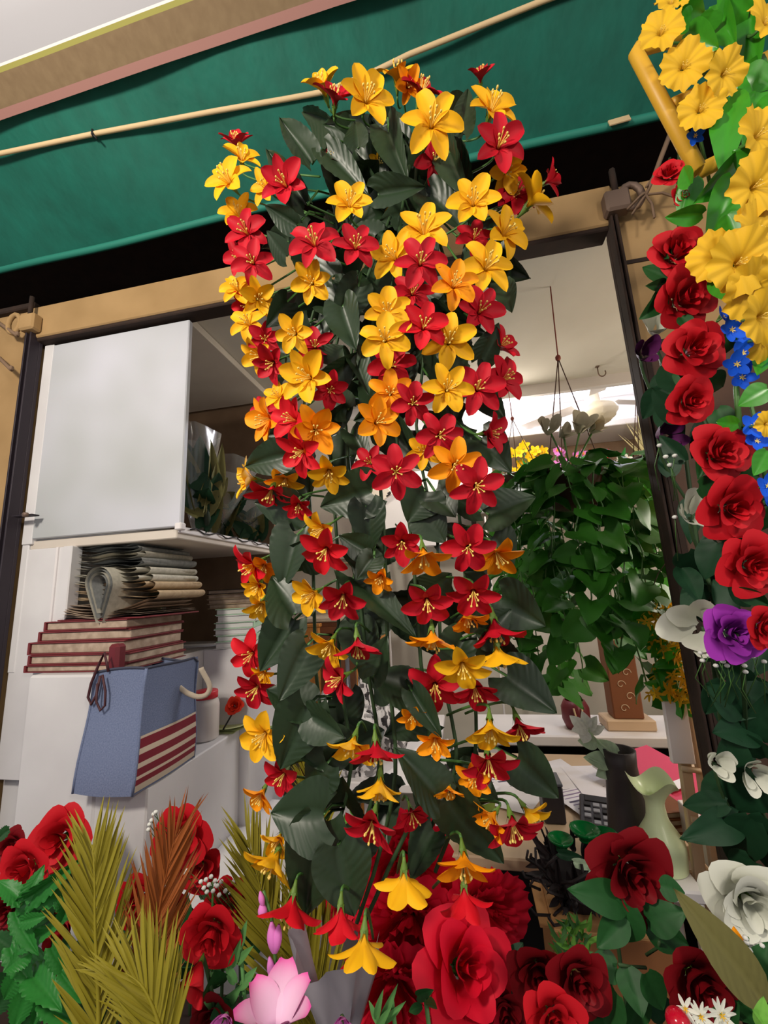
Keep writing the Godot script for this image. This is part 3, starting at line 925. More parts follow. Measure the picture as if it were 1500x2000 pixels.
func counter_things() -> void:
	# red ledgers on the block, widest at the bottom
	var y := 1.307
	var led := [[0.35, 0.020, 0.26, 0.0, 0.0, "maroon ledger at the very bottom of the stack"], [0.345, 0.028, 0.25, 0.02, 0.004, "second maroon ledger from the bottom of the stack"], [0.34, 0.036, 0.25, -0.01, -0.006, "thick maroon ledger third from the bottom of the stack"], [0.315, 0.03, 0.24, 0.03, 0.012, "maroon ledger fourth from the bottom, with pale page edges"], [0.30, 0.028, 0.24, -0.03, 0.018, "worn maroon ledger fifth from the bottom, under loose papers"]]
	for q in led:
		book(q[5], Vector3(-1.135 + q[4], y, -1.165), Vector3(q[0], q[1], q[2]), q[3], M.book_cover, "stacked maroon ledgers")
		y += q[1] + 0.0006
	# opened ledger on top with fanned pages
	var op := thing("open_ledger", "old ledger with fanned yellowed pages lying on the maroon stack", "book", Vector3(-1.06, y, -1.18), "")
	for k in 6:
		var b := MB.new()
		var lift := 0.006 + 0.009 * k
		b.grid(10, 4, func(u, v):
			var x: float = lerpf(-0.14, 0.14, u)
			return Vector3(-1.07 + x, y + 0.003 + lift * (0.4 + 1.2 * pow(absf(u - 0.5), 1.2)) + 0.004 * sin(u * 9.0 + k), -1.17 + (v - 0.5) * (0.26 - 0.012 * k)))
		part("page_fan", b.done(), M.pages, op)
	part("cover", span(Vector3(-1.225, y, -1.30), Vector3(-0.92, y + 0.004, -1.05), 0.001), M.book_cover, op)
	y += 0.055
	# newspapers
	var tones := ["newsprint_tan", "newsprint_tan", "newsprint", "newsprint", "newsprint_grey", "newsprint", "newsprint_grey", "newsprint_grey", "newsprint_grey"]
	var said := ["lowest tan folded newspaper, on the open ledger", "second tan folded newspaper from the bottom", "third folded newspaper up, cream with a curled edge", "fourth folded newspaper up the pile", "fifth folded newspaper up, greyer than the one below", "sixth folded newspaper up the pile", "third grey folded newspaper from the top of the pile", "second grey folded newspaper from the top", "topmost grey folded newspaper under the cupboard"]
	for k in 9:
		var th := 0.026 - 0.0008 * k
		var at := Vector3(-1.055 - 0.010 * k + rr(-0.008, 0.008), y + th * 0.5, -1.19 - 0.004 * k)
		var o := thing("newspaper", said[k], "newspaper", Vector3(at.x, y, at.z), "pile of folded newspapers")
		paper_fold(o, at, 0.27 - 0.008 * k, 0.24, 0.012 if k < 7 else 0.02, rr(-0.08, 0.08), M[tones[k]], th * 0.96)
		paper_fold(o, at + Vector3(0.008, 0.001, 0.006), 0.255 - 0.008 * k, 0.245, 0.012 if k < 7 else 0.02, rr(-0.12, 0.12), M[tones[k]], th * 0.55)
		y += th
	# rolled paper hanging over at the left end of the pile
	var roll := thing("rolled_newspaper", "newspaper folded over into a loop at the left end of the pile", "newspaper", pz(195, 1195, -1.055))
	for ring in 4:
		var g := MB.new()
		var kk := 1.0 - 0.16 * ring
		g.grid(40, 3, func(u, v):
			var a: float = lerpf(-1.25, PI + 1.25, u) + 0.0
			var tail: float = maxf(0.0, absf(u - 0.5) - 0.36) / 0.14
			var q := Vector2(193 + cos(a) * 27.0 * kk * (1.0 - 0.35 * tail), 1140 - sin(a) * 33.0 * kk + tail * 46.0 * (1.0 - 0.1 * ring))
			return pz(q.x + v * 6.0, q.y, -1.035) + Vector3(0, 0, -0.14 * v))
		part("folded_sheet", g.done(), M.newsprint if ring % 2 == 0 else M.newsprint_grey, roll)
	tag(put("lime_card", span(Vector3(-1.205, 1.47, -1.302), Vector3(-1.07, 1.665, -1.295), 0.001), M.panel_lime), "pale lime card standing behind the newspapers under the cupboard", "card")
	# pale booklets behind the pile
	var yb := 1.307
	var blk := [[0.115, 0.024, "block_white"], [0.11, 0.024, "block_green"], [0.12, 0.022, "block_white"], [0.115, 0.024, "block_green"], [0.11, 0.026, "block_white"], [0.115, 0.024, "block_green"]]
	var ord_ := ["lowest", "second lowest", "third lowest", "fourth lowest", "fifth", "topmost"]
	for k in 6:
		book(ord_[k] + " pale booklet in the green and white stack right of the ledgers", Vector3(-0.895 + 0.004 * sin(k * 2.0), yb, -1.52), Vector3(0.15, blk[k][1], 0.15), PI + 0.35 + 0.04 * sin(k * 1.7), M[blk[k][2]], "pale booklets beside the ledgers", M.block_white)
		yb += blk[k][1] + 0.0006
	for k in 4:
		book(["brownish", "cream", "thin tan", "dark brown"][k] + " old paper pad lying on top of the pale booklets", Vector3(-0.905 - 0.012 * k, yb, -1.55), Vector3(0.19 - 0.01 * k, 0.018, 0.17), PI + 0.1 * k, M[["newsprint_tan", "pages", "newsprint_tan", "beam_dark"][k]], "old pads on the pale booklets")
		yb += 0.0186
	denim_bag()
	# jar with a red lid
	var jar_at := Vector3(-0.907, 1.031, -1.335)
	var jar := thing("plastic_jar", "white plastic jar with a red screw lid behind the denim bag", "jar", jar_at)
	put("body", lathe_mesh([Vector2(0.001, 0), Vector2(0.042, 0.001), Vector2(0.045, 0.006), Vector2(0.045, 0.105), Vector2(0.042, 0.12), Vector2(0.036, 0.128), Vector2(0.036, 0.134)], 28), M.plastic_white, jar)
	put("lid", lathe_mesh([Vector2(0.038, 0.13), Vector2(0.0395, 0.131), Vector2(0.0395, 0.15), Vector2(0.037, 0.154), Vector2(0.001, 0.154)], 28), M.lid_red, jar)
	# red cloth flower and papers on the ledge
	var rf_at := pz(458, 1378, -1.40)
	var rf := thing("cloth_flower", "small orange red cloth flower lying on papers beside the jar", "flower", Vector3(rf_at.x, 1.04, rf_at.z))
	rose(rf, "scarlet", rf_at, axis_of(0.2, 0.5), 0.032, "rose")
	part("stem", tube_mesh([rf_at - Vector3(0, 0.015, 0), Vector3(rf_at.x - 0.03, 1.045, rf_at.z + 0.02)], 0.003), M.dark, rf)
	for k in 4:
		var pp := thing("paper_sheet", ["lowest green tinted paper sheet on the white ledge", "second green tinted paper sheet on the white ledge", "third green tinted paper sheet on the ledge", "uppermost curled green paper sheet on the ledge"][k], "paper", Vector3(-0.88, 1.031 + 0.004 * k, -1.4), "green tinted papers on the ledge")
		var b := MB.new()
		b.grid(8, 6, func(u, v): return Vector3(-0.965 + 0.135 * u + 0.01 * k, 1.0315 + 0.004 * k + 0.012 * pow(u, 3.0) * (k % 2) + 0.003 * sin(v * 7.0 + k), -1.38 - 0.2 * v))
		part("sheet", b.done(), M.paper_green, pp)
	var nail := thing("wall_nail", "small dark nail in the wall above the pale booklets", "nail", Vector3(-0.9, 1.64, -1.70))
	part("shank", tube_mesh([Vector3(-0.9, 1.64, -1.714), Vector3(-0.9, 1.645, -1.69)], 0.003), M.iron, nail)
	part("head", box_mesh(Vector3(0.01, 0.01, 0.003), 0.002), M.iron, nail, T(Vector3(-0.9, 1.645, -1.689)))

func denim_bag() -> void:
	var x0 := -0.995
	var x1 := -0.838
	var z0 := -0.968
	var z1 := -1.185
	var o := thing("denim_bag", "blue grey denim tote bag with maroon and cream stripes standing on the white ledge", "bag", Vector3((x0 + x1) / 2, 1.031, -1.08))
	# soft four-sided body; v = height, u = round the bag
	var ring := func(u: float, v: float) -> Vector3:
		var h: float = 0.285 * v
		var q: float = fmod(u * 4.0, 4.0)
		var s: float = q - floorf(q)
		var tilt: float = 0.018 * (1.0 - v)
		var ax := x0 - tilt
		var bx := x1 + 0.004 * sin(v * 7.0)
		var az := z0 + 0.012 * (1.0 - v) + 0.006 * sin(v * 5.0 + 1.0)
		var bz := z1
		var p := [Vector2(ax, az), Vector2(bx, az), Vector2(bx, bz), Vector2(ax, bz)]
		var a: Vector2 = p[int(q) % 4]
		var b: Vector2 = p[(int(q) + 1) % 4]
		var m := a.lerp(b, s)
		var c := Vector2((x0 + x1) / 2, (z0 + z1) / 2)
		m = c + (m - c) * (1.0 + 0.05 * sin(PI * s) * (1.0 - 0.5 * v) - 0.012 * cos(s * TAU))
		return Vector3(m.x, 1.032 + h + 0.012 * sin(u * 9.0) * v - 0.010 * v * (1.0 if int(q) == 3 else 0.0) + 0.016 * v * (1.0 if int(q) == 1 else 0.0) * s, m.y)
	for k in 4:
		var g := MB.new()
		g.grid(10, 16, func(u, v): return ring.call((k + u * 0.9999) / 4.0, v))
		part(["front_gusset", "striped_side", "rear_gusset", "far_side"][k], g.done(), M.denim, o)
	var bot := MB.new()
	bot.box(Vector3(x1 - x0, 0.003, z0 - z1), Vector3((x0 + x1) / 2, 1.0335, (z0 + z1) / 2), 0.001)
	part("base", bot.done(), M.denim_dark, o)
	# sewn bands on the right-hand side
	var v := 0.02
	for q in [[0.05, "handle_beige"], [0.045, "maroon_cloth"], [0.025, "cream_cloth"], [0.06, "maroon_cloth"], [0.04, "cream_cloth"], [0.065, "maroon_cloth"], [0.045, "cream_cloth"], [0.075, "maroon_cloth"], [0.02, "cream_cloth"]]:
		var g2 := MB.new()
		var va := v
		var vb: float = v + q[0]
		g2.grid(10, 2, func(u, w): return ring.call((1 + u * 0.9999) / 4.0, lerpf(va, vb, w)) + Vector3(0.0022, 0, 0))
		part("stripe", g2.done(), M[q[1]], o)
		v = vb
	# seam, hems and handles
	for k in 4:
		var pts := []
		for i in 9:
			pts.append(ring.call(k / 4.0 + 0.0001, i / 8.0))
		part("seam", tube_mesh(pts, 0.0035, 6), M.denim_dark if k == 3 else M.denim, o)
	var rim := []
	for i in 41:
		rim.append(ring.call(fmod(i / 40.0, 0.99999), 1.0))
	part("rim", tube_mesh(rim, 0.0035, 6), M.denim_dark, o)
	var h1 := []
	for p in [[312, 1296], [330, 1322], [352, 1345], [375, 1360], [398, 1364], [413, 1352], [412, 1336], [398, 1320], [391, 1300]]:
		h1.append(pz(p[0], p[1], -1.09 - 0.0006 * (p[0] - 312)) )
	var cur := Curve3D.new()
	for p in h1:
		cur.add_point(p)
	var sm := []
	for i in 25:
		var t := i / 24.0 * cur.get_baked_length()
		sm.append((cur.sample_baked(maxf(0, t - 0.02)) + cur.sample_baked(t) + cur.sample_baked(t + 0.02)) / 3.0)
	part("handle", tube_mesh(sm, 0.0075, 8), M.handle_beige, o)
	var h2 := []
	for p in [[212, 1312], [204, 1275], [192, 1300], [178, 1335], [172, 1362], [178, 1376], [188, 1358], [196, 1320]]:
		h2.append(pz(p[0], p[1], -0.958 - 0.0002 * p[0] * 0.1))
	part("cord_handle", tube_mesh(h2, 0.0035, 6), M.handle_dark, o)
	var h3 := []
	for p in [[200, 1318], [206, 1350], [205, 1378], [196, 1388], [188, 1370], [190, 1335]]:
		h3.append(pz(p[0], p[1], -0.952))
	part("cord_handle", tube_mesh(h3, 0.003, 6), M.handle_dark, o)
	# maroon case standing in the bag
	var a := pz(208, 1315, -0.99)
	var b := pz(245, 1256, -1.01)
	tag(put("spectacle_case", span(Vector3(a.x, a.y - 0.06, -1.02), Vector3(b.x, b.y, -0.985), 0.009), M.maroon), "shiny maroon case sticking up out of the denim bag", "case")

func interior() -> void:
	# furniture and stock seen between the flowers
	struct("trim_7", span(Vector3(-0.3, 2.42, -2.92), Vector3(1.75, 2.46, -2.58), 0.004), M.shelf_white)
	struct("trim_8", span(Vector3(-0.3, 2.46, -2.92), Vector3(1.75, 3.15, -2.66), 0.004), M.white_paint)
	var fan := thing("ceiling_fan", "cream ceiling fan motor housing with wide stepped rim", "fan", pz(1165, 800, -2.3))
	var fc := pz(1165, 808, -2.3)
	var fr_ := size_at(fc, 38)
	part("housing", lathe_mesh([Vector2(0.001, -0.062), Vector2(fr_ * 0.45, -0.06), Vector2(fr_ * 0.62, -0.052), Vector2(fr_ * 0.66, -0.044), Vector2(fr_ * 0.84, -0.034), Vector2(fr_ * 0.88, -0.022), Vector2(fr_, -0.008), Vector2(fr_ * 1.02, 0.006), Vector2(fr_ * 0.96, 0.022), Vector2(fr_ * 0.7, 0.044), Vector2(fr_ * 0.42, 0.056), Vector2(fr_ * 0.36, 0.066), Vector2(fr_ * 0.34, 0.11), Vector2(0.02, 0.112)], 32), M.fan_cream, fan, Transform3D(Basis(Vector3.BACK, 0.10), fc))
	part("rod", tube_mesh([fc + Vector3(0, 0.11, 0), Vector3(fc.x, 3.2, fc.z)], 0.011, 10), M.fan_cream, fan)
	for k in 3:
		var ang := 0.35 + TAU * k / 3.0
		var bl := MB.new()
		bl.box(Vector3(0.34, 0.004, 0.085), Vector3(0.28, 0.0, 0.0), 0.0015)
		part("blade", bl.done(), M.shelf_white, fan, Transform3D(Basis(Vector3.UP, ang) * Basis(Vector3.RIGHT, 0.18), fc + Vector3(0, 0.075, 0)))
	var hk := thing("ceiling_hook", "small wire hook hanging empty from the ceiling near the edge", "hook", Vector3(0.703, 2.46, -1.87))
	var hp := [Vector3(0.69, 2.46, -1.87)]
	for k in 9:
		var an := PI - PI * 1.15 * k / 8.0
		hp.append(Vector3(0.705 + cos(an + PI * 0.0) * 0.016, 2.425 - sin(an) * 0.018, -1.868))
	part("wire", tube_mesh(hp, 0.0028, 6), M.iron, hk)
	part("plate", box_mesh(Vector3(0.016, 0.004, 0.016), 0.001), M.iron, hk, T(Vector3(0.69, 2.458, -1.87)))
	# high shelf of potted artificial flowers against the rear wall
	var sh := thing("flower_shelf", "brown shelf high on the rear wall carrying small artificial flowers", "shelf", Vector3(0.7, 2.06, -2.7))
	part("board", span(Vector3(0.05, 2.04, -2.9), Vector3(1.7, 2.065, -2.5)), M.brown_wall, sh)
	part("back", span(Vector3(0.05, 2.065, -2.925), Vector3(1.7, 2.42, -2.9)), M.brown_wall, sh)
	for x in [0.1, 1.65]:
		part("bracket", span(Vector3(x - 0.01, 1.86, -2.925), Vector3(x + 0.01, 2.04, -2.6)), M.beam_dark, sh)
	var pots := [["lemon", 990, 1065, 868, 930, 14, "pot of bright yellow daisies on the high shelf", "five"], ["bud_pink", 1080, 1100, 880, 915, 5, "pot of pink and white flowers on the high shelf", "five"], ["bud_pink", 1120, 1140, 876, 905, 4, "small pale pink flowers behind the hanging pot", "five"], ["crimson", 1150, 1200, 882, 905, 6, "pot of crimson flowers on the high shelf", "five"], ["white_petal", 1205, 1225, 880, 905, 4, "small white flowers right of the crimson ones", "five"]]
	for q in pots:
		var mid := pz((q[1] + q[2]) / 2.0, q[4], -2.62)
		var base := Vector3(mid.x, 2.066, -2.62)
		var o := thing("potted_flowers", q[6], "flowers", base, "")
		part("pot", lathe_mesh([Vector2(0.001, 0), Vector2(0.04, 0.001), Vector2(0.055, 0.08), Vector2(0.05, 0.08), Vector2(0.045, 0.07)], 16), M.pot_brown, o, T(base))
		for k in q[5]:
			var c := pz(rr(q[1], q[2]), rr(q[3], q[4]), -2.62 + rr(-0.04, 0.06))
			var R := size_at(c, 11.5 if q[0] == "lemon" else 10.0)
			part("flower", S[q[7]], M[q[0]], o, along(axis_of(rr(-0.3, 0.3), rr(-0.2, 0.3)), rr(0, 6), R, c))
			part("eye", S.star, M.orange, o, along(axis_of(0, 0), 0.0, R * 0.36, c + Vector3(0, 0, R * 0.3)))
			part("stem", tube_mesh([c, (c + base) / 2 + Vector3(rr(-0.02, 0.02), 0.05, 0), base + Vector3(0, 0.07, 0)], 0.003, 4), M.stalk, o)
		for k in 8:
			var c2 := base + Vector3(rr(-0.04, 0.04), rr(0.08, 0.12), rr(-0.02, 0.03))
			part("leaf", S.small, M.fresh_leaf, o, leaf_frame(c2, c2 + Vector3(rr(-0.07, 0.07), rr(0.02, 0.1), 0.03), 0.05, rr(-1, 1)))
	var dg := thing("dried_grass", "tall tuft of beige dried grass at the right end of the high shelf", "dried grass", Vector3(1.22, 2.066, -2.58))
	for k in 90:
		var b := Vector3(1.22 + rr(-0.05, 0.05), 2.07, -2.58 + rr(-0.04, 0.04))
		var t := Vector3(1.2 + rr(-0.17, 0.22), rr(2.2, 2.48), -2.55 + rr(-0.1, 0.1))
		part("blade", S.blade, M.dry_grass, dg, leaf_frame(b, t, 0.25, rr(-1, 1)))
	# white ledge over the desk, with its back panel and what stands on it
	var wz := -2.0
	var ws := thing("white_ledge", "white painted shelf above the desk with the wooden box on it", "shelf", Vector3(0.5, 0.84, wz))
	part("board", span(Vector3(0.0, 0.79, wz - 0.3), Vector3(1.2, 0.835, wz), 0.006), M.shelf_white, ws)
	part("support", span(Vector3(0.05, 0.0, wz - 0.3), Vector3(0.09, 0.79, wz - 0.02), 0.004), M.shelf_white, ws)
	part("support", span(Vector3(1.1, 0.0, wz - 0.3), Vector3(1.14, 0.79, wz - 0.02), 0.004), M.shelf_white, ws)
	part("back_board", span(Vector3(0.0, 0.0, wz - 0.33), Vector3(1.2, 0.79, wz - 0.3), 0.002), M.dark, ws)
	var wb := Vector3(0.665, 0.836, -2.12)
	var wbx := thing("wooden_box", "tall brown wooden box with carved scrolls standing on the white shelf", "box", wb)
	put("plinth", span(Vector3(-0.10, 0, -0.06), Vector3(0.10, 0.045, 0.06), 0.005), M.wood_pale, wbx)
	put("body", span(Vector3(-0.062, 0.045, -0.045), Vector3(0.062, 0.45, 0.045), 0.005), M.wood_brown, wbx)
	for k in 7:
		var sc := []
		for i in 12:
			var an := i * 0.55
			sc.append(Vector3((0.02 - 0.0014 * i) * cos(an) + (0.015 if k % 2 else -0.015), 0.09 + 0.05 * k + (0.02 - 0.0014 * i) * sin(an), 0.047))
		put("carved_scroll", tube_mesh(sc, 0.0022, 5), M.wood_pale, wbx)
	var pt := thing("dark_pot", "small brown pot with a pale cord loop on the white shelf", "pot", Vector3(0.45, 0.836, -2.1))
	put("body", lathe_mesh([Vector2(0.001, 0), Vector2(0.045, 0.0), Vector2(0.06, 0.04), Vector2(0.06, 0.09), Vector2(0.045, 0.12), Vector2(0.04, 0.12)], 20), M.maroon, pt)
	put("cord_loop", tube_mesh([Vector3(-0.02, 0.1, 0.064), Vector3(-0.012, 0.05, 0.068), Vector3(0.0, 0.03, 0.068), Vector3(0.012, 0.05, 0.068), Vector3(0.016, 0.1, 0.064)], 0.004), M.rope, pt)
	# middle of the room, behind the lilies
	var zc := -2.3
	for q in [[596, 622, 1225, 1420], [698, 715, 1200, 1380], [732, 752, 1210, 1390]]:
		var a := pz(q[0], q[3], zc)
		var b := pz(q[1], q[2], zc)
		var fr := thing("carved_post", ["left", "middle", "right"][[596, 698, 732].find(q[0])] + " one of three carved orange wood posts seen behind the lilies", "post", Vector3((a.x + b.x) / 2, 0.0, zc))
		part("shaft", span(Vector3(a.x, 0.0, zc - 0.03), Vector3(b.x, b.y, zc + 0.0), 0.004), M.wood_orange, fr)
		part("cap", span(Vector3(a.x - 0.01, b.y, zc - 0.035), Vector3(b.x + 0.01, b.y + 0.02, zc + 0.006), 0.004), M.wood_orange, fr)
		for k in 6:
			var sc := []
			for i in 12:
				var an := i * 0.55
				sc.append(Vector3((a.x + b.x) / 2 + (0.017 - 0.0012 * i) * cos(an), b.y - 0.06 - 0.1 * k + (0.017 - 0.0012 * i) * sin(an), zc + 0.002))
			part("carved_scroll", tube_mesh(sc, 0.0025, 5), M.wood_pale, fr)
	var ca := pz(585, 1400, -2.45)
	var cb := pz(662, 1214, -2.45)
	var ch := thing("brown_chest", "brown wooden chest with a cream cloth on top behind the lilies", "chest", Vector3((ca.x + cb.x) / 2, 0, -2.6))
	part("body", span(Vector3(ca.x, 0.0, -2.8), Vector3(cb.x, cb.y, -2.45), 0.006), M.wood_brown, ch)
	part("cloth", span(Vector3(ca.x - 0.03, cb.y, -2.82), Vector3(cb.x + 0.02, cb.y + 0.03, -2.43), 0.012), M.cream_cloth, ch)
	part("door_panel", span(Vector3(ca.x + 0.02, 0.1, -2.45), Vector3((ca.x + cb.x) / 2 - 0.005, cb.y - 0.03, -2.44), 0.004), M.wood_brown, ch)
	part("door_panel", span(Vector3((ca.x + cb.x) / 2 + 0.005, 0.1, -2.45), Vector3(cb.x - 0.02, cb.y - 0.03, -2.44), 0.004), M.wood_brown, ch)
	var lf := pz(676, 1240, -2.34)
	var lamp := thing("table_fan", "grey pedestal fan with a rounded head beside the carved posts", "fan", Vector3(lf.x, 0, -2.36))
	part("head", lathe_mesh([Vector2(0.001, -0.04), Vector2(0.04, -0.036), Vector2(0.06, -0.01), Vector2(0.055, 0.03), Vector2(0.02, 0.06), Vector2(0.001, 0.065)], 20), M.grey_blue, lamp, Transform3D(Basis(Vector3.RIGHT, 0.6), lf))
	part("pole", tube_mesh([lf - Vector3(0, 0.03, 0), Vector3(lf.x + 0.01, 0.03, -2.36)], 0.013, 8), M.grey_blue, lamp)
	part("foot", lathe_mesh([Vector2(0.001, 0), Vector2(0.13, 0.002), Vector2(0.12, 0.02), Vector2(0.02, 0.035), Vector2(0.001, 0.036)], 20), M.grey_blue, lamp, T(Vector3(lf.x, 0.003, -2.36)))
	# a low table carrying zebra-print parcels
	var tb := thing("low_table", "white table with zebra print parcels behind the lilies", "table", Vector3(-0.4, 0, -1.8))
	part("top", span(Vector3(-0.60, 0.83, -2.2), Vector3(-0.15, 0.86, -1.46)), M.shelf_white, tb)
	part("side_leaf", span(Vector3(-0.82, 0.832, -2.2), Vector3(-0.601, 0.858, -1.8)), M.shelf_white, tb)
	for x in [-0.42, -0.18]:
		for z in [-2.17, -1.66]:
			part("leg", span(Vector3(x - 0.02, 0, z - 0.02), Vector3(x + 0.02, 0.83, z + 0.02)), M.shelf_white, tb)
	var zs := [[655, 1378, 60, 60, -1.95, "zebra print parcel leaning behind the red lilies, leftmost", 0.2], [730, 1350, 60, 120, -2.0, "taller zebra print parcel next to the leftmost one", -0.3], [700, 1452, 95, 130, -1.72, "large zebra print cushion low behind the lilies", 0.15], [765, 1425, 70, 90, -1.85, "zebra print bag half hidden by the drooping leaves", -0.1], [880, 1490, 40, 70, -1.9, "small zebra print bag at the left end of the desk", 0.1]]
	for q in zs:
		var c := ph(q[0], q[1] + q[3] * 0.5, 0.861 if q[0] < 850 else 0.81)
		var w := size_at(c, q[2])
		var h := size_at(c, q[3])
		var z := thing("zebra_parcel", q[5], "parcel", c)
		var b := MB.new()
		b.grid(20, 12, func(u, v):
			var an: float = u * TAU
			var k: float = pow(maxf(0.0, 1.0 - pow(absf(v * 2.0 - 1.0), 4.0)), 0.5)
			var e: float = pow(absf(cos(an)), 0.5) * signf(cos(an))
			var g: float = pow(absf(sin(an)), 0.5) * signf(sin(an))
			return Vector3(e * w * 0.5 * k, h * v + 0.01 * sin(an * 3.0), -g * w * 0.22 * k - 0.004))
		put("body", b.done(), M.zebra, z, Transform3D(Basis(Vector3.UP, q[6]), Vector3.ZERO))
		put("knot", S.star, M.zebra, z, Transform3D(Basis().scaled(Vector3.ONE * w * 0.3), Vector3(0, h * 0.98, 0)))
	# white panels with gloss and the speckled card
	var wp := thing("white_screen", "white glossy folding screen standing behind the lilies", "screen", Vector3(0.0, 0, -2.2))
	part("panel", span(pz(735, 1075, -2.5), pz(862, 915, -2.47), 0.006), M.shelf_white, wp)
	part("panel", span(pz(862, 1010, -2.5), pz(960, 905, -2.46), 0.006), M.shelf_white, wp)
	part("leg", span(Vector3(pz(745, 1075, -2.5).x, 0, -2.5), Vector3(pz(755, 1075, -2.5).x, pz(745, 1075, -2.5).y, -2.475)), M.shelf_white, wp)
	part("leg", span(Vector3(pz(945, 1010, -2.5).x, 0, -2.5), Vector3(pz(955, 1075, -2.5).x, pz(945, 1010, -2.5).y, -2.475)), M.shelf_white, wp)
	part("rim", tube_mesh([pz(948, 850, -2.46), pz(1018, 960, -2.46), pz(1030, 1005, -2.46)], 0.008), M.grey_blue, wp)
	var sp := thing("speckled_board", "cream board with black flecks standing behind the lilies", "board", pz(690, 960, -2.4))
	var p0 := pz(655, 862, -2.4)
	var p1 := pz(745, 985, -2.4)
	var sb := MB.new()
	sb.box(Vector3(0.22, 0.5, 0.015), Vector3.ZERO, 0.003)
	part("panel", sb.done(), M.speckled, sp, Transform3D(Basis(Vector3.BACK, 0.5), (p0 + p1) / 2))
	part("strut", tube_mesh([(p0 + p1) / 2, Vector3(p1.x, 0.0, -2.5)], 0.012), M.wood_pale, sp)
	var cr := thing("cream_panel", "plain cream panel in a frame on the rear wall behind the lilies", "panel", pz(665, 1000, -2.9))
	part("panel", span(pz(560, 1100, -2.93), pz(715, 930, -2.9), 0.004), M.cream_paint, cr)
	part("rail", span(pz(556, 1106, -2.93), pz(719, 1098, -2.88), 0.003), M.wood_pale, cr)

func hanging_vine(label: String, hook: Vector3, pot: Vector3, radius: float, strands: int, lo: float, hi: float, leaf: float, sd: int, pot_mat: Material) -> Node3D:
	rng.seed = sd
	var o := thing("hanging_vine", label, "hanging plant", pot)
	part("pot", lathe_mesh([Vector2(0.001, -0.11), Vector2(0.06, -0.108), Vector2(0.085, -0.02), Vector2(0.092, 0.0), Vector2(0.088, 0.004), Vector2(0.08, -0.01), Vector2(0.001, -0.012)], 24), pot_mat, o, T(pot))
	var knot := hook.lerp(pot, 0.4)
	part("cord", tube_mesh([hook, knot], 0.0022, 5), M.string_red, o)
	var kb := MB.new()
	kb.ball(knot, 0.009, 8, 1.2)
	part("knot", kb.done(), M.string_red, o)
	for k in 3:
		var a := TAU * k / 3.0 + 0.5
		part("cord", tube_mesh([knot, pot + Vector3(cos(a) * 0.088, 0.0, sin(a) * 0.088)], 0.0018, 5), M.string, o)
	for k in strands:
		var a := TAU * k / strands + rr(-0.2, 0.2)
		var out := Vector3(cos(a), 0, sin(a)) * radius * rr(0.55, 1.0)
		var len_ := rr(lo, hi)
		var pts := [pot, pot + out * 0.6 + Vector3.UP * rr(-0.01, 0.03)]
		var n := int(len_ / (leaf * 0.8))
		for i in n:
			pts.append(pot + out * (0.85 + 0.15 * i / n) + Vector3(rr(-0.012, 0.012), 0.02 - len_ * (i + 0.6) / n, rr(-0.012, 0.012)))
		part("strand", tube_mesh(pts, 0.002, 4), M.stalk, o)
		for i in range(1, pts.size()):
			for s in (2 if i % 3 == 0 else 1):
				var az := a + rr(-1.6, 1.6) + s * PI
				var dir := (Vector3(cos(az), rr(-0.9, 0.25), sin(az)) + Vector3.DOWN * 0.25).normalized()
				var base: Vector3 = pts[i]
				var l := leaf * rr(0.8, 1.25)
				part("leaf", S["vine%d" % (rng.randi() % 2)], M.vine_leaf, o, leaf_frame(base + dir * 0.012, base + dir * (0.012 + l), l * 1.05, rr(-0.7, 0.7), Vector3(cos(az) * 0.5, 0.5, sin(az) * 0.5 + 0.7).normalized()))
	return o

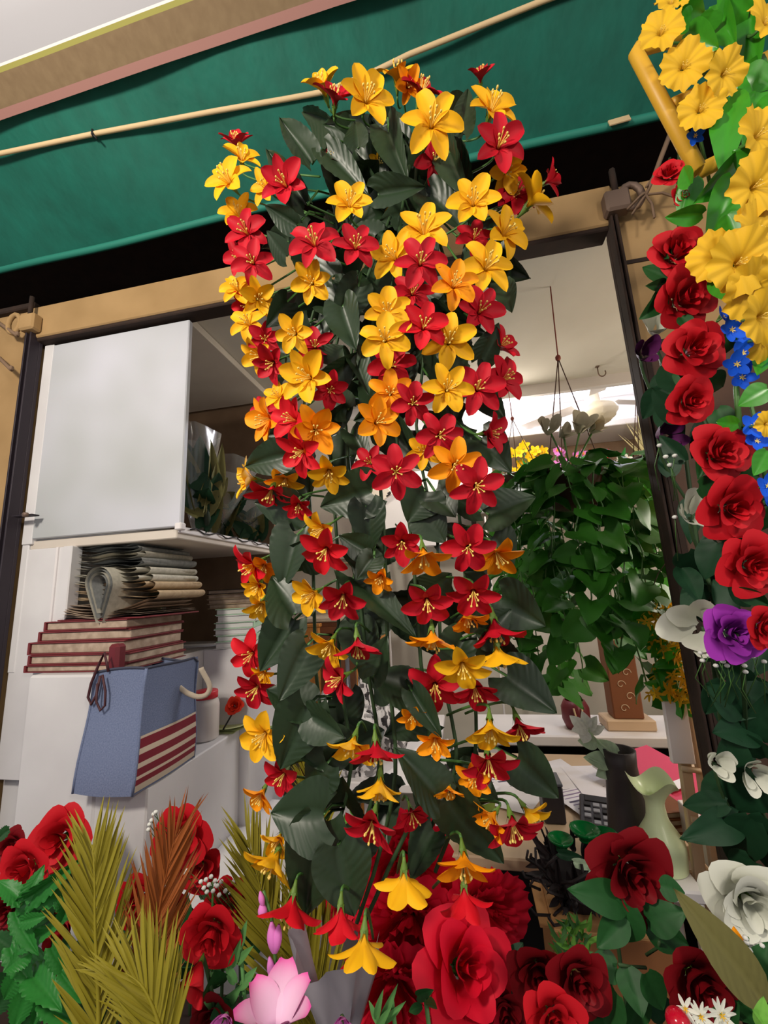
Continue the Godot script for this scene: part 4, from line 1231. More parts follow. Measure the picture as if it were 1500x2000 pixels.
func hanging_baskets() -> void:
	var a := hanging_vine("large trailing green ivy in a brown pot hung on red cords from the ceiling", Vector3(0.366, 2.46, -1.27), Vector3(0.352, 1.82, -1.29), 0.2, 19, 0.38, 0.70, 0.070, 501, M.pot_brown)
	for q in [[1072, 838, 30, -0.2, 0.5], [1100, 848, 22, 0.2, 0.5], [1134, 834, 34, -0.1, 0.6], [1160, 838, 26, 0.4, 0.5]]:
		var c := pz(q[0], q[1], -1.24)
		rose(a, "beige_petal", c, axis_of(q[3], q[4]), size_at(c, q[2]), "cup")
		part("stem", tube_mesh([c, Vector3(0.352, 1.82, -1.29)], 0.003, 5), M.stalk, a)
	hanging_vine("second trailing ivy hanging farther back, between the lilies and the big ivy", Vector3(0.29, 2.46, -1.9), Vector3(0.30, 1.98, -1.9), 0.17, 9, 0.5, 1.0, 0.08, 502, M.pot_brown)
	hanging_vine("bright ivy hanging farther back at the right side of the opening", Vector3(0.78, 2.46, -1.75), Vector3(0.78, 1.96, -1.75), 0.16, 9, 0.3, 0.6, 0.08, 503, M.pot_brown)
	rng.seed = 504
	# yellow blossom spray
	var top := pz(1270, 1160, -1.16)
	var o := thing("yellow_spray", "hanging spray of small yellow blossoms beside the white ladder", "flowers", top)
	part("string", tube_mesh([Vector3(0.476, top.y + 0.08, -1.062), Vector3(0.47, top.y + 0.05, -1.11), top], 0.0015, 4), M.string, o)
	for s in 4:
		var pts := []
		for i in 8:
			pts.append(pz(1262 + s * 12 + i * (4 + s), 1165 + i * 27 + s * 6, -1.16 + 0.01 * s))
		part("twig", tube_mesh(pts, 0.003, 5), M.stalk, o)
		for i in range(1, 8):
			for k in 2:
				var c: Vector3 = pts[i] + Vector3(rr(-0.03, 0.03), rr(-0.02, 0.02), rr(0, 0.03))
				part("blossom", S.star, M.gold_petal, o, along(axis_of(rr(-0.8, 0.8), rr(-0.7, 0.4)), rr(0, 6), rr(0.018, 0.028), c))
			part("leaf", S["oval%d" % (i % 3)], M.bright_leaf, o, leaf_frame(pts[i], pts[i] + Vector3(rr(-0.06, 0.06), rr(-0.06, 0.0), rr(-0.02, 0.03)), 0.05, rr(-0.8, 0.8)))

func sheet_of(o: Node3D, a: Vector3, turn: float, w: float, d: float, m: Material) -> void:
	var b := MB.new()
	b.grid(6, 6, func(u, v): return Vector3((u - 0.5) * w, 0.001 + 0.006 * pow(u, 4.0) + 0.002 * sin(v * 5.0), (0.5 - v) * d))
	put("sheet", b.done(), m, o, Transform3D(Basis(Vector3.UP, turn), Vector3.ZERO))

func desk() -> void:
	var h := 0.80
	var dk := thing("desk", "desk with a wooden top crowded with papers under the ivy", "desk", Vector3(0.3, 0, -1.5))
	part("top", span(Vector3(-0.12, h - 0.03, -1.9), Vector3(1.0, h, -1.22)), M.wood_pale, dk)
	part("modesty_panel", span(Vector3(-0.1, 0.02, -1.86), Vector3(0.98, h - 0.03, -1.83)), M.dark, dk)
	for x in [-0.1, 0.96]:
		part("side", span(Vector3(x, 0.0, -1.88), Vector3(x + 0.03, h - 0.03, -1.26)), M.wood_brown, dk)
	var papers := [[960, 1520, 0.22, 0.3, 0.3, "printed", "printed paper at the left end of the desk"], [1010, 1545, 0.18, 0.26, -0.5, "paper", "blank paper lying under the red lily on the desk"], [1090, 1525, 0.21, 0.3, 0.35, "paper", "white paper lying under the printed sheet"], [1140, 1548, 0.21, 0.3, 0.45, "printed", "printed form lying beside the black calculator"], [1180, 1530, 0.2, 0.28, 0.1, "paper", "white paper at the rear of the desk beside the dark vase"], [900, 1530, 0.16, 0.22, 0.7, "printed", "printed slip at the far left end of the desk"]]
	for k in papers.size():
		var q: Array = papers[k]
		var c := ph(q[0], q[1], h + 0.002 + 0.002 * k)
		c.z = maxf(c.z, -1.78)
		var o := thing("paper_sheet", q[6], "paper", c, "papers on the desk")
		sheet_of(o, c, q[4], q[2], q[3], M[q[5]])
	var cc := ph(1185, 1598, h + 0.016)
	var cal := thing("calculator", "black desk calculator with grey keys beside the dark vase", "calculator", cc)
	var tr := Basis(Vector3.UP, -0.25) * Basis(Vector3.RIGHT, 0.12)
	put("body", box_mesh(Vector3(0.14, 0.022, 0.17), 0.004), M.charcoal, cal, Transform3D(tr, Vector3.ZERO))
	put("screen", box_mesh(Vector3(0.11, 0.004, 0.028), 0.001), M.dark, cal, Transform3D(tr, tr * Vector3(0, 0.012, -0.062)))
	for i in 5:
		for j in 4:
			put("key", box_mesh(Vector3(0.018, 0.006, 0.016), 0.002), M.key if (i + j) % 3 else M.dark, cal, Transform3D(tr, tr * Vector3(-0.048 + i * 0.024, 0.013, -0.03 + j * 0.026)))
	# tall dark vase and the pale sprig in it
	var vp := ph(1238, 1665, h)
	var vh := size_at(vp, 185)
	var vs := thing("dark_vase", "tall matt dark vase tapering upwards, holding a pale green sprig", "vase", vp)
	put("body", lathe_mesh([Vector2(0.001, 0), Vector2(vh * 0.225, 0.002), Vector2(vh * 0.225, 0.02), Vector2(vh * 0.2, vh * 0.4), Vector2(vh * 0.155, vh * 0.85), Vector2(vh * 0.165, vh), Vector2(vh * 0.14, vh), Vector2(vh * 0.13, vh * 0.8), Vector2(0.001, vh * 0.75)], 32), M.vase_dark, vs)
	var sp := thing("pale_sprig", "pale sage green sprig standing in the dark vase", "sprig", vp + Vector3(0, vh * 0.76, 0))
	var zz := vp.z
	part("stem", tube_mesh([vp + Vector3(0, vh * 0.76, 0), pz(1215, 1490, zz), pz(1160, 1440, zz)], 0.003), M.pale_leaf, sp)
	part("stem", tube_mesh([pz(1215, 1490, zz), pz(1180, 1495, zz), pz(1150, 1480, zz)], 0.003), M.pale_leaf, sp)
	leaves_at(sp, "1205 1470 1158 1446 40;1200 1480 1172 1450 40;1190 1490 1140 1478 46;1195 1500 1165 1516 40;1185 1470 1185 1444 36;1165 1450 1128 1448 38;1215 1490 1240 1480 20;1205 1495 1200 1510 22", "pale_leaf", "oval", zz, 0.01)
	leaves_at(sp, "1140 1420 1112 1398 30;1145 1420 1118 1428 30;1150 1420 1136 1388 30;1150 1425 1166 1398 28;1145 1430 1138 1452 28;1155 1430 1182 1418 26", "white_petal", "oval", zz, 0.01)
	part("stem", tube_mesh([pz(1160, 1440, zz), pz(1148, 1425, zz)], 0.003), M.pale_leaf, sp)
	# jade vase with a wavy lip
	var jp := pz(1298, 1690, -1.16)
	var jh := size_at(jp, 150)
	var jv := thing("jade_vase", "pale jade green glass vase with a wavy flared lip", "vase", jp)
	var jb := MB.new()
	jb.grid(40, 24, func(u, v):
		var a: float = u * TAU
		var r: float = jh * (0.26 - 0.14 * smoothstep(0.25, 0.6, v) + 0.02 * sin(v * 5.0) + 0.20 * pow(maxf(0.0, (v - 0.72) / 0.28), 1.6))
		var y: float = jh * v + jh * 0.08 * pow(v, 12.0) * sin(a * 3.0 + 0.5)
		return Vector3(sin(a) * r, y, cos(a) * r))
	put("body", jb.done(), M.jade, jv)
	put("base", lathe_mesh([Vector2(0.001, 0), Vector2(jh * 0.26, 0.001), Vector2(jh * 0.262, 0.01), Vector2(0.001, 0.012)], 32), M.jade, jv)
	# rack that carries the vase so it does not hang in the air
	var st := thing("side_table", "small white table in the shop opening under the jade vase", "table", Vector3(jp.x, 0, jp.z))
	part("top", span(Vector3(jp.x - 0.13, jp.y - 0.025, jp.z - 0.075), Vector3(jp.x + 0.045, jp.y - 0.001, jp.z + 0.08)), M.shelf_white, st)
	for x in [-0.11, 0.03]:
		for z in [-0.06, 0.065]:
			part("leg", span(Vector3(jp.x + x - 0.01, 0, jp.z + z - 0.01), Vector3(jp.x + x + 0.01, jp.y - 0.025, jp.z + z + 0.01)), M.shelf_white, st)
	# files behind
	for q in [[1285, 1520, 0.0, "file_pink", "pink file folder leaning at the rear of the desk"], [1265, 1530, 0.02, "shelf_white", "grey white file lying under the pink folder"]]:
		var c := ph(q[0], q[1], h + 0.05 - q[2])
		c.z = maxf(c.z, -1.7)
		var o := thing("file_folder", q[4], "folder", c)
		put("folder", box_mesh(Vector3(0.24, 0.012, 0.3), 0.003), M[q[3]], o, Transform3D(Basis(Vector3.UP, 0.6) * Basis(Vector3.RIGHT, 0.2), Vector3(0.03, 0, 0)))
		put("label_tab", box_mesh(Vector3(0.08, 0.002, 0.03), 0.0005), M.paper, o, Transform3D(Basis(Vector3.UP, 0.6) * Basis(Vector3.RIGHT, 0.2), Vector3(0.03, 0.008, 0.06)))
	for k in 4:
		var lb := ph(1252, 1590 + 14 * k, h + 0.028 - 0.007 * k)
		book(["top", "second", "third", "bottom"][k] + " tan pad in the little pile between the two vases", Vector3(lb.x + 0.03, h + 0.002 + 0.02 * (3 - k), -1.36), Vector3(0.12, 0.018, 0.1), 0.2 + 0.05 * k, M.wood_brown, "tan pads between the vases")
	# green glass bowls
	for q in [[1095, 1640, 24, "left of the three small green glazed bowls"], [1142, 1622, 28, "middle of the three small green glazed bowls"], [1182, 1630, 24, "right of the three small green glazed bowls"]]:
		var c := pz(q[0], q[1], -1.10)
		var r := size_at(c, q[2])
		var o := thing("green_bowl", q[3], "bowl", c, "")
		put("body", lathe_mesh([Vector2(0.001, -r * 0.5), Vector2(r * 0.45, -r * 0.48), Vector2(r * 0.9, -r * 0.05), Vector2(r, r * 0.15), Vector2(r * 0.93, r * 0.16), Vector2(r * 0.8, -r * 0.02), Vector2(0.001, -r * 0.3)], 24), M.green_glaze, o)
		put("foot", lathe_mesh([Vector2(0.001, -r * 0.6), Vector2(r * 0.45, -r * 0.6), Vector2(r * 0.42, -r * 0.46)], 20), M.green_glaze, o)
	# dark twig basket they sit in
	var xa := pz(1048, 1745, -1.02)
	var bc := pz(1120, 1690, -1.09)
	bc.y = xa.y - 0.05 + 0.045
	var bk := thing("twig_basket", "dark basket of twigs and leaves under the green bowls", "basket", Vector3(bc.x, bc.y - 0.045, bc.z))
	part("bowl", lathe_mesh([Vector2(0.001, -0.044), Vector2(0.045, -0.043), Vector2(0.052, 0.0), Vector2(0.054, 0.015), Vector2(0.048, 0.015), Vector2(0.042, 0.0), Vector2(0.001, -0.02)], 28), M.twig_basket, bk, T(bc))
	for k in 90:
		var a2 := rr(0, TAU)
		var q0 := bc + Vector3(cos(a2) * 0.055, rr(-0.03, 0.03), sin(a2) * 0.055)
		var q1 := q0 + Vector3(cos(a2) * rr(0.0, 0.06), rr(-0.02, 0.07), sin(a2) * rr(0.0, 0.05))
		part("leaf", S["oval%d" % (k % 3)], M.twig_basket, bk, leaf_frame(q0, q1, 0.026, rr(-0.8, 0.8)))
	for k in 40:
		var a := rr(0, TAU)
		var p0 := bc + Vector3(cos(a) * 0.08, rr(-0.05, 0.05), sin(a) * 0.08)
		var p1 := p0 + Vector3(rr(-0.05, 0.05), rr(0.01, 0.05), rr(-0.02, 0.05))
		part("twig", tube_mesh([p0, (p0 + p1) / 2 + Vector3(cos(a), 0, sin(a)) * 0.015, p1], 0.003, 4), M.twig_basket, bk)
	for k in 3:
		var p := pz(1090 + 30 * k, 1665 + 18 * k, -1.0)
		part("leaf", S.oval1, M.pale_leaf if k else M.dark_leaf, bk, leaf_frame(p, p + Vector3(0.05, -0.01, 0.0), 0.03, 0.4))
	# cardboard box, open on top
	var xb := pz(1330, 1760, -1.02)
	var y1 := xa.y
	var bx := thing("cardboard_box", "open brown cardboard box below the twig basket", "box", Vector3((xa.x + xb.x) / 2, BENCH, -1.1))
	var yb := BENCH + 0.002
	part("front", span(Vector3(xa.x + 0.02, yb, -1.006), Vector3(xb.x - 0.03, y1 - 0.055, -1.001), 0.001), M.cardboard_dark, bx)
	part("left_side", span(Vector3(xa.x + 0.02, yb, -1.17), Vector3(xa.x + 0.025, y1 - 0.055, -1.006), 0.001), M.cardboard, bx)
	part("right_side", span(Vector3(xb.x - 0.035, yb, -1.17), Vector3(xb.x - 0.03, y1 - 0.055, -1.006), 0.001), M.cardboard, bx)
	part("back", span(Vector3(xa.x + 0.02, yb, -1.175), Vector3(xb.x - 0.03, y1 - 0.055, -1.17), 0.001), M.cardboard, bx)
	part("bottom", span(Vector3(xa.x + 0.02, yb, -1.17), Vector3(xb.x - 0.03, yb + 0.004, -1.006), 0.001), M.cardboard, bx)
	part("flap", span(Vector3(xa.x + 0.025, y1 - 0.056, -1.17), Vector3(xb.x - 0.04, y1 - 0.05, -1.003), 0.001), M.cardboard, bx)
	part("flap", span(Vector3(xa.x - 0.0, y1 - 0.062, -1.16), Vector3(xa.x + 0.022, y1 - 0.056, -1.02), 0.001), M.cardboard, bx)
	# white ladder-like easel with a board on it
	var lz := -1.16
	var la := thing("white_ladder", "small pale ladder stand with a white board fixed to its top", "ladder", Vector3(0.48, 0, lz))
	for q in [[1322, 1380, 1378, 1800, 0.024], [1350, 1385, 1412, 1810, 0.016]]:
		var ra := pz(q[0], q[1], lz)
		var rb := pz(q[2], q[3], lz)
		rb = ra + (rb - ra) * ((ra.y - 0.004) / (ra.y - rb.y))
		part("rail", tube_box(ra, rb, q[4], 0.016), M.wood_pale, la)
	for q in [[1330, 1500, 1368, 1506], [1350, 1600, 1385, 1606], [1338, 1725, 1402, 1743]]:
		part("rung", tube_mesh([pz(q[0], q[1], lz + 0.012), pz(q[2], q[3], lz + 0.012)], 0.0065, 8), M.wood_pale, la)
	part("tread", span(pz(1352, 1640, lz - 0.16), pz(1392, 1632, lz - 0.0), 0.002), M.stool_white, la)
	var ba := pz(1308, 1486, lz + 0.017)
	var bb := pz(1341, 1374, lz + 0.017)
	var brd := MB.new()
	brd.box(Vector3((bb.x - ba.x) * 0.86, (bb - ba).length() * 0.97, 0.014), (ba + bb) / 2, 0.002, Basis(Vector3.BACK, -0.02))
	part("board", brd.done(), M.stool_white, la)
	var lc := ph(930, 1600, h)
	var cup := thing("lime_cup", "lime green plastic cup on the desk behind the lilies", "cup", pz(932, 1628, -1.3))
	put("body", lathe_mesh([Vector2(0.001, 0), Vector2(0.045, 0.001), Vector2(0.06, 0.1), Vector2(0.064, 0.105), Vector2(0.056, 0.1), Vector2(0.04, 0.01), Vector2(0.001, 0.009)], 28), M.lime_cup, cup)
	put("rim", lathe_mesh([Vector2(0.06, 0.1), Vector2(0.066, 0.103), Vector2(0.062, 0.108), Vector2(0.058, 0.104)], 28), M.paper, cup)
	var bl := thing("desk_box", "dark grey upright box standing on the desk", "box", ph(1082, 1600, h))
	put("body", span(Vector3(-0.03, 0, -0.05), Vector3(0.03, 0.1, 0.03), 0.004), M.charcoal, bl)
	put("lid", span(Vector3(-0.031, 0.1, -0.051), Vector3(0.031, 0.108, 0.031), 0.003), M.grey_blue, bl)

func tube_box(a: Vector3, b: Vector3, w: float, d: float) -> ArrayMesh:
	var m := MB.new()
	var y := (b - a).normalized()
	var z := (Vector3.BACK - y * y.z).normalized()
	var x := y.cross(z)
	m.box(Vector3(w, (b - a).length(), d), (a + b) / 2, 0.002, Basis(x, y, z))
	return m.done()

const GZ := -0.66
# colour, x, y, petal length in pixels, tilt right, tilt up (tenths), layer (+ farther, in cm)
const LILIES := "Y 628 160 50 -2 5 2;R 655 178 46 1 6 0;Y 718 185 62 2 0 -1;Y 775 135 46 0 6 3;O 800 165 36 3 -5 3;R 828 165 50 3 6 3;Y 845 235 66 0 -1 -2;Y 965 200 62 2 3 0;R 938 140 34 -2 6 4;R 978 278 62 0 -2 -1;Y 992 335 42 1 -6 2;R 1012 372 46 2 1 3;Y 1052 378 56 7 6 1;R 1082 345 36 8 4 4;Y 440 345 54 -3 2 -2;R 460 270 40 -1 6 3;Y 472 300 40 3 4 1;R 553 355 54 -2 -1 -2;Y 515 362 38 -4 0 2;R 650 303 24 0 3 3;Y 742 318 26 0 -4 7;Y 772 405 28 3 0 8;Y 683 393 52 1 1 0;Y 465 412 42 0 2 2;R 478 450 50 -2 0 0;R 465 500 40 -3 -2 1;R 492 510 46 1 -3 0;R 612 470 60 -1 1 -2;R 695 478 52 1 0 -1;Y 828 440 64 -1 3 0;Y 765 497 54 -4 0 1;R 822 510 56 0 0 -2;Y 925 390 58 -1 0 0;Y 992 447 58 3 1 1;R 928 462 42 0 0 3;Y 955 515 62 1 1 -1;Y 607 550 46 0 -2 0;O 888 553 56 0 1 -2;R 850 310 44 0 -2 5;R 1000 385 40 3 0 4;"
const LILIES_B := "Y 462 560 40 -1 2 0;Y 506 582 42 4 -4 1;P 477 595 30 0 -5 2;Y 482 628 42 -2 1 0;R 517 662 38 2 -3 1;Y 573 650 46 -2 -2 -1;R 615 675 44 1 0 4;Y 500 695 42 -5 -4 1;R 527 712 42 -2 -5 0;Y 595 735 64 -4 -1 -2;R 645 762 42 3 -3 1;Y 540 770 36 -3 4 2;O 512 820 54 -7 -3 0;P 565 818 54 -6 1 -1;R 515 797 34 -3 1 3;O 617 840 58 2 -2 0;P 583 885 54 -5 -3 -1;Y 475 935 48 -8 0 0;Y 555 945 40 -1 -7 2;P 525 972 50 -1 -8 0;P 582 992 36 1 -7 1;Y 643 928 48 1 -7 0;Y 757 608 56 -1 1 0;Y 752 660 60 0 0 -2;R 806 568 50 0 1 1;P 828 635 58 0 0 -2;Y 877 665 60 0 0 -1;R 940 605 56 1 -1 0;R 985 670 48 6 3 1;R 765 712 56 0 -1 3;Y 875 757 58 0 0 -2;R 935 757 58 -1 0 0;R 990 737 54 5 2 1;O 762 767 50 0 -1 1;R 807 787 48 0 -2 0;O 740 822 54 3 1 0;R 860 850 54 0 -1 -1;R 965 845 50 7 -1 0;Y 827 880 42 -3 0 1;O 890 910 58 0 -2 -1;R 774 922 58 0 -1 -2;R 933 950 60 0 -1 -2;R 722 902 40 -2 1 4;"
const LILIES_C := "Y 620 1040 46 -6 -4 0;P 632 1080 60 -2 -4 -1;P 482 1112 52 -7 -4 0;O 515 1112 40 2 -6 2;Y 500 1148 36 -2 -5 1;Y 508 1188 40 -1 -6 0;R 785 1062 50 0 -2 2;O 828 1098 58 0 -8 -1;R 915 1072 58 -1 -2 -2;O 976 1095 56 2 -8 0;Y 602 1165 50 -6 -3 0;R 668 1175 56 -1 -5 0;O 742 1132 38 -2 -4 3;R 835 1180 58 0 -4 -1;R 925 1165 60 -1 -4 -2;O 915 1215 48 0 -8 1;P 487 1280 50 -3 0 1;R 497 1350 50 -3 -3 1;Y 513 1318 30 -2 -4 2;Y 640 1268 52 -3 -5 0;R 700 1275 56 1 -8 0;R 652 1332 50 -8 -3 0;O 845 1262 56 0 -9 0;Y 905 1308 62 0 -3 -2;Y 978 1295 58 1 -9 -1;R 970 1245 66 0 -9 0;R 850 1345 64 0 -1 4;R 930 1355 54 0 -6 1;Y 510 1440 58 -3 0 -1;Y 685 1465 56 -3 -6 0;R 735 1480 56 1 -8 -1;O 805 1402 34 0 -3 3;O 850 1452 44 -1 -3 3;Y 957 1435 60 -1 -6 -2;R 1018 1432 56 1 -8 0;R 957 1500 60 -1 -5 0;O 925 1522 42 -4 -2 2;Y 740 1550 56 -1 -8 0;O 878 1552 36 0 -7 3;R 725 1622 64 -2 -5 2;R 808 1600 46 2 -4 3;R 1005 1625 62 0 -5 -1;O 955 1605 46 -7 -3 1;Y 1042 1600 50 5 -5 1;O 908 1700 64 0 -6 0;Y 790 1742 62 0 -9 -1;Y 527 1695 62 -4 -5 0;Y 540 1648 44 -3 -4 2;P 565 1792 64 -1 -8 0;P 662 1812 60 0 -9 -1;Y 708 1870 68 0 -8 -2;P 910 1772 58 0 -8 0;O 505 1560 44 -4 -4 1;R 548 1520 46 -3 -2 3;"
const FOLIAGE := "610 320 550 240 60;700 290 690 230 50;760 260 790 350 60;900 260 915 170 50;880 300 905 380 55;600 400 530 300 60;580 440 520 400 50;740 380 830 360 55;640 300 720 380 60;560 500 520 450 50;650 540 600 500 60;560 590 520 640 55;670 600 700 690 80;700 560 650 640 70;640 750 700 690 60;690 700 720 780 50;560 740 530 690 60;560 890 470 910 70;580 990 490 985 85;725 960 620 990 95;715 990 725 1080 70;830 960 795 1020 90;850 960 890 1010 80;940 1000 868 965 85;955 1005 1045 965 90;940 860 998 920 80;680 800 640 760 60;940 700 975 630 60;980 560 1000 610 50;640 830 690 780 50;690 850 722 905 45;580 1045 545 1150 85;575 1200 530 1120 90;575 1210 512 1310 95;600 1260 545 1370 90;600 1385 520 1350 95;600 1380 542 1510 100;610 1400 680 1440 85;715 1075 662 1045 62;730 1090 695 1135 58;690 1130 815 1245 75;800 1350 722 1318 95;805 1350 862 1440 55;980 1170 1065 1225 95;990 1320 1090 1390 95;960 1050 1005 1110 80;830 1010 870 1060 80;632 1590 525 1590 125;635 1600 600 1775 135;660 1650 690 1785 125;850 1550 778 1460 85;880 1560 985 1690 105;1010 1480 1092 1560 95;640 1490 600 1550 95;940 1240 1000 1190 80;730 1320 760 1240 70"

func lily_garland() -> void:
	rng.seed = 77
	var hook := Vector3(0.06, 2.70, -1.015)
	var o := thing("lily_garland", "tall hanging bush of yellow and red artificial lilies with dark leaves", "flower garland", Vector3(-0.1, 0.75, GZ))
	# stems: a bundle tied at the top, strands that bow out and hang down
	var crown := pz(805, 330, GZ - 0.02)
	part("wire", tube_mesh([hook, crown.lerp(hook, 0.5) + Vector3(0, 0.03, 0), crown], 0.004), M.wire_stem, o)
	var core := [Vector2(805, 330), Vector2(760, 560), Vector2(730, 820), Vector2(750, 1060), Vector2(765, 1300), Vector2(780, 1500), Vector2(720, 1700), Vector2(690, 1800)]
	for s in 7:
		var off := -3.0 + s
		var pts := []
		for k in core.size():
			var spread: float = [6, 52, 58, 62, 66, 62, 50, 30][k]
			if k > 6 and absf(off) > 1.5:
				continue
			pts.append(pz(core[k].x + off * spread * 0.8 + rr(-10, 10), core[k].y + rr(-12, 12), GZ - 0.02 + 0.03 * cos(off) + rr(-0.015, 0.015)))
		var c := Curve3D.new()
		for i in pts.size():
			var tg: Vector3 = (pts[mini(i + 1, pts.size() - 1)] - pts[maxi(i - 1, 0)]) / 6.0
			c.add_point(pts[i], -tg, tg)
		part("stem", tube_mesh(c.tessellate(3, 6), 0.0032, 6), M.stem, o)
	var rows := (LILIES + LILIES_B + LILIES_C).split(";", false)
	for row in rows:
		var w := row.split(" ", false)
		var q := nums(row.substr(2))
		var tx: float = q[3] / 10.0 + rr(-0.08, 0.08)
		var ty: float = q[4] / 10.0 + rr(-0.08, 0.08)
		var side: float = clampf((q[0] - 755.0) / 300.0, -1.0, 1.0)
		var z: float = GZ + 0.10 - 0.11 * side * side - q[5] * 0.014
		var ax := axis_of(tx, ty)
		var c := pz(q[0], q[1], z)
		var tilt := minf(1.0, sqrt(tx * tx + ty * ty))
		var L := size_at(c, q[2]) * (1.14 + 0.14 * tilt)
		var kind := 0 if tilt < 0.25 else (1 if tilt < 0.5 else 2)
		if rr(0, 1) < 0.3: kind += 1
		if ty < -0.62: kind = 2 + (rng.randi() % 2)
		var base := c - ax * L * (0.34 + 0.2 * tilt)
		var key: String = {"Y": "yellow", "O": "orange", "R": "crimson", "P": "red"}[w[0]]
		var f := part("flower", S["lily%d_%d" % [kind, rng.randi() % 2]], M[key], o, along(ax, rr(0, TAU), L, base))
		put("stamens", S["stamens%d" % (rng.randi() % 3)], M.stamen, f)
		put("calyx", S.calyx, M.calyx, f)
		# stalk back to the stems
		var tgt := pz(lerpf(q[0], 757.0, 0.42), q[1] - 38.0, GZ - 0.03)
		if q[1] < 430.0:
			tgt = pz(lerpf(q[0], 790.0, 0.5), q[1] + 75.0, GZ - 0.02)
		var inv := f.transform.affine_inverse()
		var sp := bend(base - ax * L * 0.18, base - ax * L * 0.55, tgt - o.position + o.position, 7)
		var loc := []
		for p in sp:
			loc.append(inv * (p - o.position))
		put("stalk", tube_mesh(loc, 0.0021 / L, 5), M.stalk, f)
	for row in FOLIAGE.split(";", false):
		var q := nums(row)
		var side := clampf((q[0] - 755.0) / 300.0, -1.0, 1.0)
		var z := GZ + 0.035 - 0.05 * side * side + rr(-0.02, 0.02)
		var a := pz(q[0], q[1], z)
		var b := pz(q[2], q[3], z + rr(-0.02, 0.03))
		var f := part("leaf", S["heart%d" % (rng.randi() % 3)], M.lily_leaf, o, leaf_frame(a, b, size_at(a, q[4]) * 1.2, rr(-0.5, 0.5)))
		var inv := f.transform.affine_inverse()
		var e := pz(lerpf(q[0], 757.0, 0.3), q[1] - 20.0, GZ - 0.03)
		put("stalk", tube_in(inv, o.position, [a, a.lerp(e, 0.5) + Vector3(0, 0.01, 0.01), e], 0.0022), M.stalk, f)
	# inner leaves that make the bush dense
	for k in 150:
		var y := rr(230, 1640) if k < 104 else rr(240, 900)
		var half := 190.0 if y > 420 else 130.0
		var x := 765.0 + rr(-1.0, 1.0) * half
		if y > 860 and y < 1060 and x > 600 and x < 960 and k % 3: continue
		if y > 1150 and y < 1420 and x < 760 and k % 3: continue
		if y > 1420 and x > 820 and k % 2: continue
		var z := GZ - rr(0.0, 0.09)
		var a := pz(x, y, z)
		var an := rr(0.2, TAU)
		var l := rr(78, 112)
		var b := pz(x + cos(an) * l, y + sin(an) * l * 0.8 + 25.0, z + rr(-0.04, 0.04))
		part("leaf", S["heart%d" % (k % 3)], M.lily_leaf, o, leaf_frame(a, b, size_at(a, rr(70, 95)) * 1.15, rr(-0.8, 0.8)))

func tube_in(inv: Transform3D, origin: Vector3, pts: Array, r: float) -> ArrayMesh:   # a tube kept round although its parent is stretched
	var b := MB.new()
	b.tube(pts, r, 5)
	var m := b.done()
	var arr := m.surface_get_arrays(0)
	var v: PackedVector3Array = arr[Mesh.ARRAY_VERTEX]
	for i in v.size():
		v[i] = inv * (v[i] - origin)
	arr[Mesh.ARRAY_VERTEX] = v
	arr[Mesh.ARRAY_TANGENT] = null
	var out := ArrayMesh.new()
	out.add_surface_from_arrays(Mesh.PRIMITIVE_TRIANGLES, arr)
	return out

